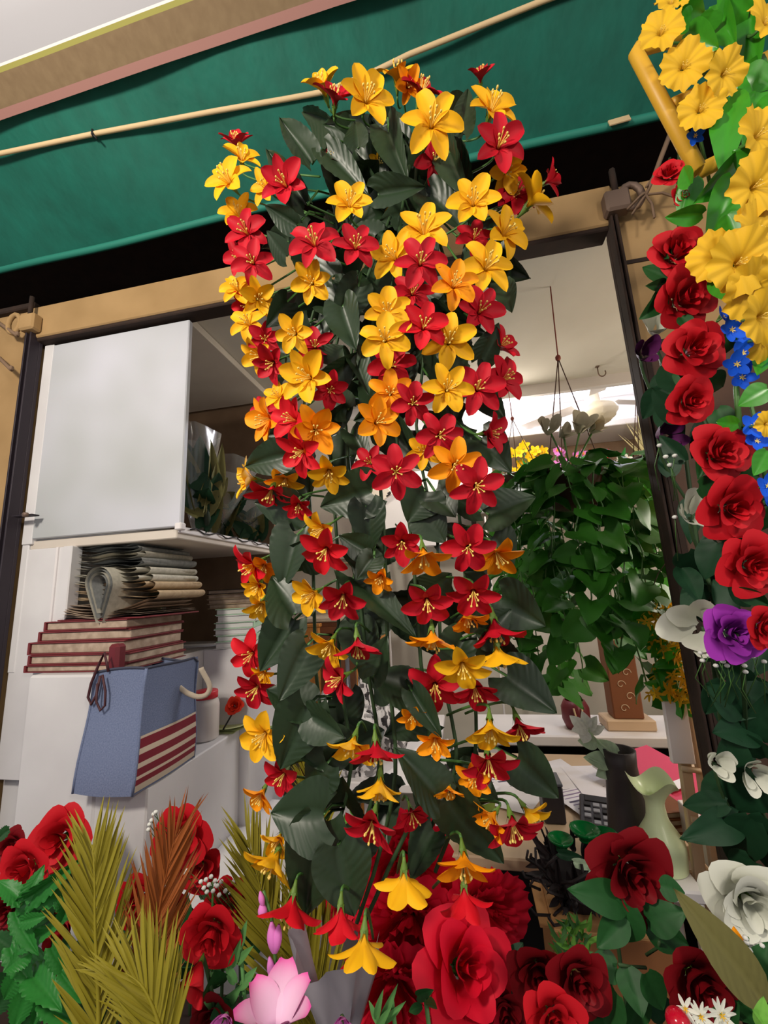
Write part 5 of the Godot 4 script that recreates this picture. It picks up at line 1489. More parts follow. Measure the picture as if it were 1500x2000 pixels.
func right_side() -> void:
	rng.seed = 31
	var z := -0.66
	# yellow pipe rack
	var pr := thing("pipe_rack", "bent yellow metal pipe frame that the yellow flowers hang on", "rack", pz(1370, 330, z))
	var a := pz(1520, 20, z - 0.02)
	var b := pz(1238, 98, z - 0.02)
	var c := pz(1365, 335, z - 0.02)
	part("pipe", tube_mesh([a, b.lerp(a, 0.12), b.lerp(a, 0.03) , b.lerp(c, 0.03), b.lerp(c, 0.1), c], 0.0125, 12), M.pipe_yellow, pr)
	part("pipe", tube_mesh([pz(1313, 205, z - 0.02), pz(1400, 165, z - 0.03), pz(1600, 60, z - 0.05)], 0.011, 10), M.pipe_yellow, pr)
	part("pipe", tube_mesh([c, pz(1500, 270, z - 0.06), pz(1700, 180, z - 0.1)], 0.0125, 12), M.pipe_yellow, pr)
	# thin branch hanging at the corner of the awning
	var tw := thing("dry_twig", "bare brown twig hanging beside the awning corner with small forked ends", "twig", pz(1308, 262, -0.98))
	var main := [pz(1310, 258, -0.98), pz(1290, 310, -0.98), pz(1275, 350, -0.99), pz(1262, 380, -1.0)]
	part("stem", tube_mesh(main, [0.006, 0.006, 0.005, 0.004], 7), M.twig, tw)
	for q in [[1262, 380, 1235, 418], [1262, 380, 1245, 405], [1262, 382, 1278, 425], [1262, 380, 1320, 385], [1266, 372, 1226, 408], [1280, 342, 1262, 365]]:
		part("fork", tube_mesh([pz(q[0], q[1], -1.0), pz((q[0] + q[2]) / 2.0 + 3, (q[1] + q[3]) / 2.0 - 6, -1.0), pz(q[2], q[3], -0.99)], 0.0032, 5), M.twig, tw)
	# yellow ruffled flowers
	var g := thing("yellow_flower_garland", "hanging garland of ruffled yellow flowers with bright green leaves at upper right", "flower garland", pz(1440, 700, z))
	var stem := []
	for k in 12:
		stem.append(pz(1450 + 12 * sin(k * 1.1), -40 + 80 * k, z - 0.03))
	part("stem", tube_mesh(stem, 0.004, 6), M.stalk, g)
	var hang := [pz(1450, -40, z - 0.03), pz(1470, -120, z - 0.05), pz(1480, -200, z - 0.08), Vector3(0.66, tarp_y(-0.7), -0.7)]
	part("stem", tube_mesh(hang, 0.004, 6), M.stalk, g)
	for q in [[1292, 60, 40, -3, 0, 0], [1312, 2, 32, -2, 3, 1], [1336, 128, 44, -3, -2, 1], [1371, 112, 42, 0, 2, 2], [1417, 142, 42, 1, -3, 0], [1369, 212, 42, -3, -1, 1], [1498, 40, 46, 2, 1, 0], [1484, 262, 54, 2, 0, -1], [1478, 362, 58, 0, -2, -1], [1402, 500, 52, -5, 0, 1], [1446, 512, 64, -1, -2, -1], [1482, 452, 62, 2, 1, 0], [1468, 566, 58, 0, -4, 0], [1490, 618, 54, 2, -2, -2], [1496, 668, 40, 2, -5, 0], [1498, 828, 26, 0, 0, -1]]:
		var p := pz(q[0], q[1], z + 0.05 - q[5] * 0.02)
		var R := size_at(p, q[2])
		var ax := axis_of(q[3] / 10.0, q[4] / 10.0)
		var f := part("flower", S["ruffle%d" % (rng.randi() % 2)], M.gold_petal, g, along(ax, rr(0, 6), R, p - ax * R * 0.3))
		put("stamens", S["stamens%d" % (rng.randi() % 3)], M.stamen, f, Transform3D(Basis().scaled(Vector3.ONE * 0.7), Vector3.ZERO))
		part("stalk", tube_mesh(bend(p - ax * R * 0.3, p - ax * R * 0.9, pz(1452, q[1] + 6, z - 0.03), 6), 0.0025, 5), M.stalk, g)
	leaves_at(g, "1325 15 1385 30 50;1345 60 1400 95 62;1400 8 1445 100 70;1462 20 1482 150 80;1450 150 1505 165 60;1425 190 1418 318 72;1478 190 1445 300 70;1450 318 1368 392 84;1432 350 1388 482 92;1372 418 1296 424 56;1348 362 1330 322 42;1465 20 1400 -15 60;1500 760 1440 792 66;1442 828 1396 824 44;1398 540 1432 592 56;1500 690 1478 740 60;1500 120 1450 215 80;1395 20 1368 80 60;1498 880 1470 930 60;1490 320 1430 300 60;1420 420 1440 480 60;1350 30 1320 60 44;1352 350 1330 430 60", "bright_leaf", "oval", z + 0.02, 0.02)
	# blue flowers
	var bg := thing("blue_flower_garland", "string of small bright blue flowers hanging behind the yellow ones", "flower garland", pz(1460, 980, z))
	var bs := []
	for q in [[1352, 200], [1365, 260], [1400, 420], [1430, 620], [1448, 720], [1480, 840], [1500, 970]]:
		bs.append(pz(q[0], q[1], z - 0.05))
	part("stem", tube_mesh(bs, 0.003, 5), M.stalk, bg)
	for q in [[1357, 266, 16], [1412, 620, 20], [1438, 626, 24], [1428, 645, 24], [1448, 655, 22], [1450, 690, 24], [1438, 712, 24], [1448, 738, 24], [1462, 700, 20], [1472, 832, 24], [1486, 850, 24], [1478, 862, 20], [1498, 950, 26], [1500, 985, 22], [1490, 690, 20]]:
		var p := pz(q[0], q[1], z + rr(-0.02, 0.02))
		var R := size_at(p, q[2] * 1.1)
		var ax := axis_of(rr(-0.4, 0.4), rr(-0.4, 0.4))
		part("flower", S.five, M.blue_petal, bg, along(ax, rr(0, 6), R, p))
		part("eye", S.star, M.stamen, bg, along(ax, 0, R * 0.25, p + ax * R * 0.08))
		part("stalk", tube_mesh([p, p - ax * R * 0.5, pz(q[0] + 5, q[1] - 20, z - 0.05)], 0.002, 4), M.stalk, bg)
	# red roses column
	var rg := thing("rose_garland", "hanging garland of red silk roses down the right side", "flower garland", pz(1400, 1150, z))
	var rs := []
	for q in [[1330, 250], [1325, 380], [1330, 500], [1345, 640], [1362, 780], [1405, 900], [1440, 1000], [1475, 1110], [1505, 1230]]:
		rs.append(pz(q[0], q[1], z - 0.06))
	part("stem", tube_mesh(rs, 0.004, 6), M.stem, rg)
	for q in [[1308, 335, 27, -4, 2, "rose"], [1334, 382, 22, 0, 0, "rose"], [1328, 488, 52, -1, 1, "rose"], [1342, 582, 56, 1, -1, "rose"], [1358, 680, 56, -1, 0, "rose"], [1352, 784, 46, 0, -2, "rose"], [1410, 884, 58, 0, 1, "rose"], [1434, 994, 58, -1, -1, "rose"], [1476, 1106, 60, -1, 0, "rose"], [1500, 1228, 42, 0, 0, "rose"]]:
		var p := pz(q[0], q[1], z + rr(-0.015, 0.015))
		var ax := axis_of(q[3] / 10.0, q[4] / 10.0)
		var R := size_at(p, q[2])
		var fl := Node3D.new()
		fl.name = "rose"
		rg.add_child(fl, true)
		rose(fl, "rose_red", p, ax, R * 1.12, q[5], rr(0, 6))
		part("stalk", tube_mesh([p - ax * R * 0.4, p - ax * R * 0.9, pz(q[0], q[1] - 25, z - 0.06)], 0.003, 5), M.stem, fl)
	leaves_at(rg, "1310 545 1252 518 44;1300 560 1255 560 40;1300 580 1245 625 56;1310 560 1268 590 40;1330 620 1355 650 40;1350 740 1310 730 44;1380 740 1420 760 60;1400 800 1430 850 50;1390 850 1370 930 50;1365 950 1420 960 60;1430 930 1480 930 60;1480 1030 1500 960 60;1440 1150 1500 1180 50;1310 500 1290 480 30;1425 650 1400 700 50;1330 720 1390 745 50", "rose_leaf", "oval", z - 0.03, 0.02)
	leaves_at(rg, "1330 760 1290 700 70;1330 820 1270 760 60;1340 900 1290 850 60;1400 1060 1370 1130 70;1440 1040 1380 1020 60;1470 1180 1420 1130 60;1420 950 1450 1060 60", "dark_leaf", "oval", z - 0.07, 0.02)
	# white and purple blooms in the shaded bunch against the board
	var wb := thing("white_purple_bouquet", "bunch of white, plum and purple blooms with dark leaves against the brown board", "bouquet", pz(1420, 1650, -0.8))
	var zb := -0.82
	for q in [["white_petal", 1282, 640, 42, -4, 2, "cup"], ["plum_petal", 1258, 690, 36, -2, 0, "cup"], ["plum_petal", 1298, 848, 44, -1, 0, "cup"], ["white_petal", 1358, 1002, 58, -3, 3, "cup"], ["white_petal", 1366, 1224, 76, -7, 2, "cup"], ["white_petal", 1475, 1512, 48, -3, 2, "cup"], ["white_petal", 1402, 1492, 36, -3, 4, "cup"]]:
		var p := pz(q[1], q[2], zb + 0.03)
		var ax := axis_of(q[4] / 10.0, q[5] / 10.0)
		var R := size_at(p, q[3])
		var fl := Node3D.new()
		fl.name = "bloom"
		wb.add_child(fl, true)
		rose(fl, q[0], p, ax, R, q[6], rr(0, 6))
		part("stalk", tube_mesh(bend(p - ax * R * 0.5, p - ax * R - Vector3(0, 0.05, 0), pz(q[1] + 60, q[2] + 150, zb - 0.05), 6), 0.003, 5), M.stem, fl)
	var pp := pz(1437, 1238, -0.70)
	var pf := Node3D.new()
	pf.name = "bloom"
	wb.add_child(pf, true)
	rose(pf, "purple_petal", pp, axis_of(-0.1, 0.2), size_at(pp, 60), "rose", 1.0)
	part("stalk", tube_mesh([pp, pz(1450, 1300, -0.75), pz(1460, 1480, zb - 0.04)], 0.0035, 5), M.stem, pf)
	for q in [[1290, 700], [1380, 1120], [1430, 1380], [1470, 1560]]:
		part("stem", tube_mesh([pz(q[0], q[1], zb - 0.03), pz(q[0] + 50, q[1] + 200, zb - 0.05), pz(1460, 1800, zb - 0.06)], 0.004, 5), M.stem, wb)
	leaves_at(wb, "1290 760 1255 820 60;1300 790 1330 860 70;1310 930 1300 870 60;1340 1080 1400 1150 80;1330 1110 1365 1180 70;1450 1180 1390 1130 80;1460 1330 1395 1290 70;1480 1330 1440 1400 90;1450 1390 1385 1340 90;1470 1420 1400 1430 90;1480 1440 1500 1360 80;1420 1440 1440 1540 90;1480 1520 1420 1590 95;1420 1570 1330 1572 60;1440 1600 1345 1640 70;1470 1600 1420 1690 95;1500 1600 1490 1700 90;1470 1680 1440 1740 80;1495 1480 1460 1430 80;1500 1230 1470 1320 90;1410 1330 1380 1400 70;1490 1050 1450 1130 80", "dark_leaf", "oval", zb, 0.03)
	for k in 46:
		var yy := rr(700, 1660)
		var xx := lerpf(1285, 1430, (yy - 700.0) / 960.0) + rr(-10, 90)
		var la := pz(xx, yy, zb - rr(0.03, 0.09))
		var an := rr(0, TAU)
		var lb := la + Vector3(cos(an), sin(an) - 0.4, rr(-0.2, 0.4)) * 0.06
		part("leaf", S["oval%d" % (k % 3)], M.dark_leaf, wb, leaf_frame(la, lb, 0.062, rr(-0.8, 0.8)))
	gyp(wb, "1368 1275;1384 1280;1400 1284;1412 1292;1426 1286;1440 1284;1454 1300;1484 1270;1492 1292;1372 1290;1398 1300;1456 1312;1318 1010;1318 890;1288 870;1300 892;1308 908;1420 1300;1470 1282", zb + 0.09, 5.0)
	for q in [["topmost white peony bloom at the right edge above the olive leaf", 1470, 1772, 72, -3, 2]]:
		cut_rose("large white peony at the right edge beside the olive leaf", "white_petal", q[1], q[2], q[3], -0.74, q[4] / 10.0, q[5] / 10.0, "peony", "", 0)

func gyp(o: Node3D, data: String, z: float, r: float) -> void:
	for row in data.split(";", false):
		var q := nums(row)
		var p := pz(q[0], q[1], z)
		var b := MB.new()
		b.ball(Vector3.ZERO, size_at(p, r), 7, 0.8)
		part("gypsophila_head", b.done(), M.gyp, o, T(p))
		part("thread", tube_mesh([p, p + Vector3(rr(-0.01, 0.02), -0.03, -0.02), p + Vector3(rr(0.0, 0.03), -0.07, -0.04)], 0.0008, 3), M.stalk, o)

func palm_frond(label: String, pts: Array, z: float, leaflet: float, key: String, z_tip := 0.0) -> void:
	var c := Curve3D.new()
	for k in pts.size():
		c.add_point(pz(pts[k][0], pts[k][1], z + z_tip * k / (pts.size() - 1)))
	var foot: Vector3 = c.get_point_position(0)
	foot.y = minf(foot.y, BENCH + 0.01)
	foot.y = BENCH
	var o := thing("palm_frond", label, "palm frond", foot)
	var spine := []
	var L := c.get_baked_length()
	for k in 25:
		spine.append(c.sample_baked(L * k / 24.0, true))
	var full := [foot] + spine
	var rad := []
	for k in full.size():
		rad.append(lerpf(0.0042, 0.001, float(k) / full.size()))
	part("rachis", tube_mesh(full, rad, 6), M[key], o)
	var n := 38
	for k in n:
		var t := 0.03 + 0.95 * k / n
		var p := c.sample_baked(L * t, true)
		var d := (c.sample_baked(minf(L, L * t + 0.01), true) - c.sample_baked(L * t - 0.01, true)).normalized()
		var view := (eye - p).normalized()
		var side := d.cross(view).normalized()
		var len_ := leaflet * (0.55 + 0.55 * sin(PI * (0.15 + 0.8 * t))) * rr(0.9, 1.1)
		for s in [-1.0, 1.0]:
			var dir: Vector3 = (d * rr(1.0, 1.4) + side * s * lerpf(0.75, 0.3, t) + view * rr(-0.15, 0.3)).normalized()
			part("leaflet", S.blade, M[key], o, leaf_frame(p, p + dir * len_, len_ * 1.1, rr(-0.7, 0.7)))

func leaf_sprig(called: String, label: String, category: String, px: float, py: float, z: float, data: String, key: String, shape: String, n := 3) -> Node3D:
	var top := pz(px, py, z)
	var foot := Vector3(top.x, BENCH, z - 0.02)
	var o := thing(called, label, category, foot)
	part("stem", tube_mesh([foot, foot.lerp(top, 0.6) + Vector3(0.01, 0, 0), top], 0.003, 6), M[key] if M[key] == M.sprig else M.stalk, o)
	if n == 1:
		for row in data.split(";", false):
			var q := nums(row)
			var a := pz(q[0], q[1], z)
			part("leaf", S[shape], M[key], o, leaf_frame(a, pz(q[2], q[3], z + rr(-0.02, 0.03)), size_at(a, q[4]) * 1.2, rr(-0.5, 0.5)))
	else:
		leaves_at(o, data, key, shape, z, 0.02, n)
	return o

func flower_bed() -> void:
	rng.seed = 91
	# bright red roses at lower left
	cut_rose("red rose standing highest at the left, beside a small green leaf", "rose_red", 112, 1640, 62, -0.84, 0.1, 0.45, "rose")
	cut_rose("red rose at the left edge with smooth round outer petals", "rose_red", 42, 1702, 54, -0.72, -0.1, 0.2, "rose")
	cut_rose("red rose half hidden behind the reddish palm frond tip", "rose_red", 352, 1640, 60, -0.9, 0.1, 0.3, "rose")
	cut_rose("open red rose between the two palm fronds", "rose_red", 272, 1765, 56, -0.86, 0.0, 0.1, "rose")
	cut_rose("red rose at the right of the reddish frond, under white gypsophila", "rose_red", 388, 1697, 46, -0.93, 0.2, 0.2, "rose")
	cut_rose("large red rosebud in front, right of the palm fronds", "rose_red", 408, 1832, 66, -0.70, 0.0, 0.05, "rose")
	cut_rose("red rose below the large rosebud, right of the palm fronds", "rose_red", 382, 1908, 44, -0.66, 0.0, -0.2, "cup")
	cut_rose("red rose behind gypsophila, left of the yellow lilies", "rose_red", 448, 1762, 50, -0.88, 0.1, 0.1, "rose")
	cut_rose("round red rosebud behind the left palm frond", "rose_red", 122, 1792, 44, -0.82, 0.1, 0.0, "cup")
	cut_rose("small red rosebud low behind the left palm frond", "rose_red", 124, 1884, 34, -0.74, 0.0, 0.0, "cup")
	cut_rose("dark red rose at the left edge under the green leaves", "dark_rose", 14, 1780, 44, -0.82, 0.0, 0.1, "rose")
	cut_rose("dark red rose at the bottom edge left of the pink lily", "dark_rose", 412, 1990, 44, -0.7, 0.0, 0.1, "rose")
	cut_rose("brownish red rose deep behind the palm fronds", "dark_rose", 330, 1800, 60, -0.92, 0.0, 0.0, "rose")
	cut_rose("red rose at the left edge behind the highest rose", "dark_rose", 20, 1655, 36, -0.9, 0.0, 0.3, "rose")
	# leafy sprigs at left
	leaf_sprig("leafy_sprig", "glossy green leafy sprig in front of the roses at the left edge", "leaves", 42, 1760, -0.68, "42 1762 -5 1712 48;42 1764 150 1690 62;48 1760 85 1690 46;70 1750 150 1745 56;42 1800 90 1790 44;60 1860 5 1900 66;44 1850 120 1800 40;40 1900 0 1960 70;60 1900 110 1960 66;50 1940 30 2010 70;80 1960 160 2000 60;150 1740 100 1830 40;110 1760 150 1800 40;30 1780 70 1870 50;100 1850 140 1920 44;20 1850 60 1930 50;90 1930 60 2010 50;120 1900 170 1960 46", "fresh_leaf", "jag")
	leaf_sprig("leafy_sprig", "dark green leaves filling the bottom left corner", "leaves", 30, 1850, -0.76, "30 1850 90 1800 60;30 1860 -20 1820 60;40 1900 110 1870 70;20 1930 -20 1990 80;90 1960 150 1900 70;70 1980 20 2020 80;130 1980 200 2030 70;240 1960 190 2010 60;150 1880 190 1800 50;20 1620 -10 1640 40;60 1830 20 1900 50;100 1880 130 1970 60", "rose_leaf", "jag")
	# palm fronds
	palm_frond("large olive green palm frond in front at left", [[190, 2080], [192, 1960], [186, 1820], [184, 1700], [180, 1650]], -0.62, 0.115, "palm", -0.05)
	palm_frond("reddish brown palm frond leaning right in front of the roses", [[270, 2060], [285, 1930], [310, 1780], [335, 1660], [352, 1620]], -0.68, 0.11, "palm_red", -0.05)
	palm_frond("olive palm frond rising behind the pink bud spike", [[600, 2060], [560, 1920], [520, 1780], [495, 1680], [482, 1640]], -0.84, 0.13, "palm", -0.02)
	palm_frond("small olive palm frond low behind the pink lily", [[640, 2080], [625, 1960], [600, 1850], [590, 1760]], -0.86, 0.12, "palm", 0.0)
	palm_frond("low olive palm frond at the bottom, right of the left one", [[330, 2090], [310, 2000], [280, 1930], [245, 1900]], -0.6, 0.10, "palm", 0.0)
	palm_frond("short green palm frond tip seen between lilies above the parcels", [[630, 1640], [625, 1580], [622, 1540], [622, 1500]], -0.9, 0.1, "palm", 0.0)
	# small filler sprigs
	leaf_sprig("green_sprig", "feathery grey green sprig between the roses and the pink buds", "leaves", 470, 1850, -0.72, "440 1870 430 1820 24;450 1890 470 1840 26;460 1920 440 1880 26;470 1930 500 1890 26;430 1920 400 1900 26;440 1960 470 1930 30;430 1960 400 1960 28;480 1970 510 1950 28;470 1850 480 1800 22;465 1880 490 1850 22", "sprig", "small", 1)
	leaf_sprig("green_sprig", "narrow green sprig in front of the red carnations", "leaves", 765, 1950, -0.66, "735 1990 745 1940 20;745 1990 775 1930 20;740 2000 720 1955 18;750 1995 790 1960 18;738 2010 760 1970 20", "sprig", "small", 1)
	leaf_sprig("green_sprig", "small dark leaf pair in front of the big red bloom", "leaves", 830, 1940, -0.62, "815 1945 850 1930 28;825 1965 800 1975 24;830 1960 860 1965 22", "rose_leaf", "oval")
	leaf_sprig("green_sprig", "leafy green sprig seen low between the red lilies", "leaves", 690, 1580, -0.92, "685 1650 670 1590 22;690 1650 700 1580 22;688 1620 665 1605 20;692 1610 715 1600 20;690 1590 685 1560 20;688 1670 660 1640 22;690 1680 720 1650 22;688 1690 670 1670 22", "lime_leaf", "small", 1)
	var gy := thing("gypsophila", "white gypsophila sprig above the red roses at left", "flowers", Vector3(pz(420, 1720, -0.84).x, BENCH, -0.84))
	part("stem", tube_mesh([Vector3(pz(420, 1720, -0.84).x, BENCH, -0.84), pz(415, 1780, -0.84), pz(415, 1722, -0.84)], 0.002, 5), M.stalk, gy)
	gyp(gy, "392 1722;402 1718;412 1712;420 1720;408 1728;398 1734;424 1730;432 1722;404 1742;416 1740;440 1740;428 1748;360 1704;366 1700;458 1820;450 1812;466 1810;456 1722;292 1610;296 1602;300 1590;290 1620;304 1586", -0.83, 4.5)
	# centre: carnations and the big red bloom
	cut_rose("full frilled red carnation behind the lowest lilies, upper of the cluster", "carnation_red", 790, 1700, 96, -0.92, 0.0, 0.15, "frill", "", 0)
	cut_rose("frilled red carnation in the middle of the red cluster", "carnation_red", 800, 1830, 100, -0.86, -0.1, 0.05, "frill", "", 0)
	cut_rose("frilled red carnation at the right of the red cluster", "carnation_red", 945, 1800, 84, -0.88, 0.2, 0.1, "frill", "", 0)
	cut_rose("frilled red carnation lowest in the red cluster at bottom edge", "carnation_red", 765, 1960, 92, -0.82, -0.1, 0.0, "frill", "", 0)
	cut_rose("frilled red carnation half hidden under hanging red lilies", "carnation_red", 690, 1750, 60, -0.95, -0.1, 0.1, "frill", "", 0)
	cut_rose("large smooth petalled red bloom in front of the carnations", "carnation_red", 915, 1895, 112, -0.70, 0.3, 0.66, "rose", "", 0)
	# dark roses at lower right
	var big := cut_rose("dark crimson rose with pointed petals on a tall leafy stem", "dark_rose", 1238, 1712, 88, -0.70, 0.0, 0.2, "rose", "", 0)
	leaves_at(big, "1215 1760 1122 1740 70;1218 1790 1165 1850 76;1230 1770 1216 1850 74;1270 1800 1335 1780 66;1265 1810 1352 1850 72;1290 1730 1340 1745 54;1205 1890 1150 1880 66;1225 1890 1255 1990 84;1262 1900 1300 1980 70;1205 1940 1180 2010 80;1260 1940 1225 2010 60", "rose_leaf", "oval", -0.68, 0.02)
	part("twig", tube_mesh([pz(1262, 1865, -0.70), pz(1285, 1850, -0.69), pz(1288, 1838, -0.68)], 0.002, 5), M.stem, big)
	part("twig", tube_mesh([pz(1262, 1890, -0.70), pz(1230, 1888, -0.69), pz(1208, 1884, -0.68)], 0.002, 5), M.stem, big)
	cut_rose("dark crimson rose low at the left of the tall leafy stem", "dark_rose", 1132, 1922, 66, -0.66, 0.0, 0.2, "rose")
	cut_rose("dark crimson rose beside the big red bloom at bottom", "dark_rose", 1050, 1908, 58, -0.68, -0.1, 0.1, "rose")
	cut_rose("red rose cut by the bottom edge under the dark roses", "rose_red", 1085, 2000, 64, -0.6, 0.0, 0.3, "rose")
	cut_rose("dark crimson rose under the long olive leaf", "dark_rose", 1372, 1932, 78, -0.64, 0.0, 0.1, "rose")
	cut_rose("dark crimson rose at the bottom edge left of the daisies", "dark_rose", 985, 1985, 52, -0.7, 0.0, 0.1, "rose")
	# long olive leaf
	var oz := -0.62
	var la := pz(1492, 1960, oz)
	var lb := pz(1325, 1742, oz)
	var ol := thing("olive_leaf", "long velvety olive leaf slanting across the lower right", "leaf", Vector3(la.x, BENCH, oz))
	part("blade", make_leaf(0.17, 0.0, 0.35, 0.08, 0.01, 0.0, 10, 18), M.olive_leaf, ol, leaf_frame(la, lb, (lb - la).length() * 1.15, 0.25))
	part("stem", tube_mesh([Vector3(la.x, BENCH, oz), la.lerp(Vector3(la.x, BENCH, oz), 0.4), la], 0.004, 6), M.stalk, ol)
	leaf_sprig("leafy_sprig", "dark leaves under the white peony at the right edge", "leaves", 1470, 1880, -0.66, "1470 1900 1420 1860 60;1480 1920 1500 1840 70;1460 1960 1500 1990 70;1440 1980 1480 1930 70;1400 1990 1440 1960 60;1480 1950 1430 1990 70", "rose_leaf", "oval")
	leaf_sprig("leafy_sprig", "pale green rounded leaf at the bottom right corner", "leaves", 1490, 1975, -0.58, "1488 2005 1492 1950 40;1500 2000 1475 1975 30", "lime_leaf", "oval")
	leaf_sprig("leafy_sprig", "blackish green leaves between the big bloom and the dark roses", "leaves", 1000, 1880, -0.74, "1000 1900 960 1870 50;1010 1920 1050 1890 60;990 1950 950 1970 60;1010 1960 1060 1990 70;1000 1880 1020 1840 40;1080 1980 1120 2020 60;1180 1990 1160 1930 60;1300 1990 1270 1930 60", "dark_leaf", "oval")
	var fern := leaf_sprig("small_fern", "small bright green feathery fern in front of the cardboard box", "fern", 1130, 1850, -0.86, "1120 1870 1090 1820 16", "lime_leaf", "small", 1)
	for k in 60:
		var p := pz(1120 + rr(-30, 30), 1880 - rr(0, 70), -0.86 + rr(-0.02, 0.02))
		part("frond_tip", S.small, M.sprig if k % 2 else M.lime_leaf, fern, leaf_frame(p, p + Vector3(rr(-0.03, 0.03), rr(0.005, 0.035), rr(-0.01, 0.02)), 0.014, rr(-1, 1)))
	# daisies, berry, pink lily and buds at the bottom edge
	for q in [[1368, 1985, 24, "left white daisy at the bottom edge beside the red berry"], [1408, 1982, 28, "right white daisy at the bottom edge"], [1338, 1970, 22, "white star flower standing just above the red berry"], [1420, 1998, 18, "small pale flower in the corner beside the right daisy"]]:
		var p := pz(q[0], q[1], -0.58)
		var R := size_at(p, q[2])
		var ax := axis_of(rr(-0.3, 0.3), rr(0.3, 0.6))
		var o := thing("daisy", q[3], "flower", Vector3(p.x, BENCH, -0.59))
		part("petals", S.daisy if q[2] > 22 else S.star, M.white_petal, o, along(ax, rr(0, 6), R, p))
		part("centre", S.star, M.gold_petal, o, along(ax, 0, R * 0.25, p + ax * R * 0.12))
		part("stem", tube_mesh([p, p - ax * R * 0.6, Vector3(p.x, BENCH, -0.59)], 0.002, 5), M.stalk, o)
	var bp := pz(1325, 1996, -0.57)
	var bo := thing("red_berry", "glossy round red berry at the bottom edge beside the daisies", "berry", Vector3(bp.x, BENCH, -0.58))
	var bb := MB.new()
	bb.ball(bp, size_at(bp, 22), 20, 0.95)
	part("fruit", bb.done(), M.berry, bo)
	part("stem", tube_mesh([bp - Vector3(0, 0.015, 0), Vector3(bp.x, BENCH, -0.58)], 0.002, 5), M.stalk, bo)
	var pl := pz(540, 1985, -0.56)
	var lily := thing("pink_lily", "large white flower with pink edged petals at the bottom edge", "flower", Vector3(pl.x, BENCH, -0.57))
	var pal := MB.new()
	var pr := size_at(pl, 88)
	for k in 6:
		var an := TAU * k / 6.0 + 0.35
		var inner := k % 2
		pal.grid(8, 10, func(u, v):
			var x: float = u * 2.0 - 1.0
			var w: float = (0.36 if inner else 0.42) * pow(sin(PI * (0.06 + 0.86 * v)), 0.8) * pr
			var ang: float = 0.25 + 0.55 * v
			var rad: float = pr * (0.06 + 0.62 * v * v + 0.22 * v) * (0.85 if inner else 1.0)
			var y: float = pr * (0.95 * v - 0.12 * v * v) + x * x * w * 0.4
			return pl + Vector3(cos(an) * rad - sin(an) * x * w, y - pr * 0.45, sin(an) * rad + cos(an) * x * w),
			func(u, v):
			var e: float = clampf(pow(v, 5.0) * 0.85 + pow(absf(u * 2.0 - 1.0), 4.0) * 0.4 * v, 0.0, 1.0)
			return Color(1, 1, 1).lerp(Color(0.95, 0.12, 0.5), e))
	part("petals", pal.done(), M.pink_petal, lily)
	part("stamens", S.stamens0, M.bud_pink, lily, along(axis_of(0, 0.8), 0.0, pr * 0.7, pl - Vector3(0, pr * 0.3, 0)))
	part("stem", tube_mesh([pl - Vector3(0, pr * 0.4, 0), Vector3(pl.x, BENCH, -0.57)], 0.004, 6), M.stalk, lily)
	var sp := thing("pink_bud_spike", "upright spike of pale pink buds above the pink edged flower", "flower", Vector3(pz(535, 1990, -0.62).x, BENCH, -0.62))
	part("stem", tube_mesh([Vector3(pz(535, 1990, -0.62).x, BENCH, -0.62), pz(540, 1900, -0.62), pz(530, 1790, -0.62), pz(514, 1740, -0.62)], 0.0025, 5), M.stalk, sp)
	for q in [[536, 1860, 530, 1800, 22], [538, 1860, 545, 1805, 20], [534, 1915, 526, 1868, 16], [542, 1915, 548, 1870, 16], [516, 1792, 510, 1764, 18], [514, 1770, 508, 1740, 12]]:
		var a := pz(q[0], q[1], -0.615)
		var b := pz(q[2], q[3], -0.615)
		var bud := MB.new()
		var ln := (b - a).length()
		var w := size_at(a, q[4])
		bud.grid(10, 8, func(u, v):
			var r: float = w * (0.12 + 0.88 * sin(PI * clampf(0.1 + v * 0.88, 0, 1))) * (1.0 + 0.08 * cos(u * TAU * 3.0)) * 0.5
			return Vector3(sin(u * TAU) * r, v * ln, cos(u * TAU) * r))
		part("bud", bud.done(), M.bud_pink, sp, along(b - a, 0.0, 1.0, a))
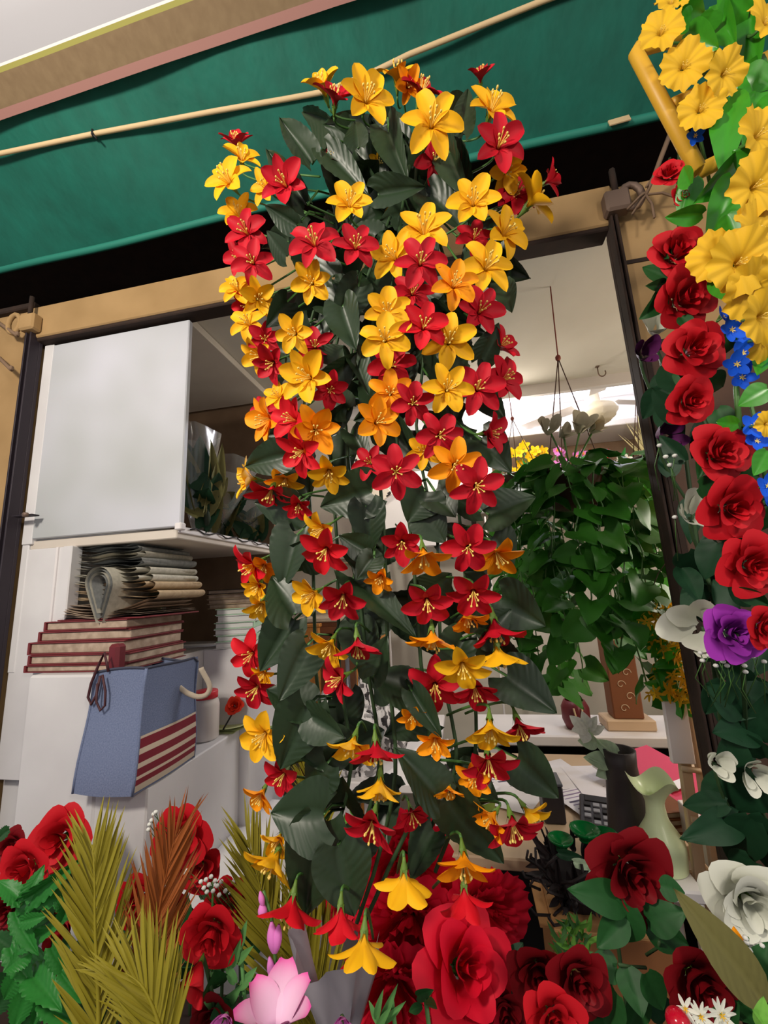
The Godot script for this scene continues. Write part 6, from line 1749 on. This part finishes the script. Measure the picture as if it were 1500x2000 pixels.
	for q in [[436, 1998, 26, "pink petalled flower cut by the bottom edge, left of the pink lily"], [668, 2000, 22, "pink petalled flower cut by the bottom edge, right of the pink lily"]]:
		var p := pz(q[0], q[1], -0.57)
		cut_rose(q[3], "bud_pink", q[0], q[1], q[2] * 1.3, -0.58, 0.1, 0.4, "cup", "", 0)
	# silver grey wrapping paper
	var wp := thing("wrapping_paper", "crumpled grey wrapping paper cone behind the lowest yellow lily", "wrapping", Vector3(pz(655, 1990, -0.72).x, BENCH, -0.76))
	var wm := MB.new()
	wm.grid(24, 8, func(u, v):
		var an: float = lerpf(-1.9, 1.9, u)
		var c := pz(662, 2040, -0.76)
		var r: float = 0.02 + 0.055 * v
		return c + Vector3(sin(an) * r + 0.006 * sin(u * 31.0), 0.15 * v + 0.012 * sin(u * 12.0) * v, cos(an) * r + 0.006 * cos(u * 23.0 + v * 4.0)))
	part("sheet", wm.done(), M.wrap_grey, wp)
	part("tie", tube_mesh([pz(640, 2042, -0.73), pz(662, 2046, -0.72), pz(684, 2042, -0.73)], 0.003, 5), M.bud_pink, wp)
	# loose petal and gypsophila under the peony
	var lp := pz(1462, 1880, -0.66)
	var lo := thing("orange_bud", "single orange petalled bud beside the olive leaf", "flower", Vector3(lp.x, BENCH, -0.67))
	part("petal", S.oval1, M.orange, lo, leaf_frame(pz(1450, 1862, -0.66), pz(1472, 1900, -0.66), 0.03, 0.2))
	part("petal", S.oval0, M.orange, lo, leaf_frame(pz(1450, 1862, -0.665), pz(1432, 1810, -0.67), 0.03, -0.3))
	part("stem", tube_mesh([pz(1450, 1862, -0.66), Vector3(lp.x, BENCH, -0.67)], 0.002, 5), M.stalk, lo)
	var g2 := thing("gypsophila", "white gypsophila dots under the white peony at right", "flowers", Vector3(lp.x + 0.02, BENCH, -0.68))
	part("stem", tube_mesh([Vector3(lp.x + 0.02, BENCH, -0.68), pz(1455, 1900, -0.67), pz(1460, 1830, -0.67)], 0.002, 5), M.stalk, g2)
	gyp(g2, "1424 1826;1428 1856;1444 1852;1458 1840;1464 1856;1476 1874;1490 1856;1494 1870;1456 1832;1450 1866;1488 1846", -0.66, 5.5)
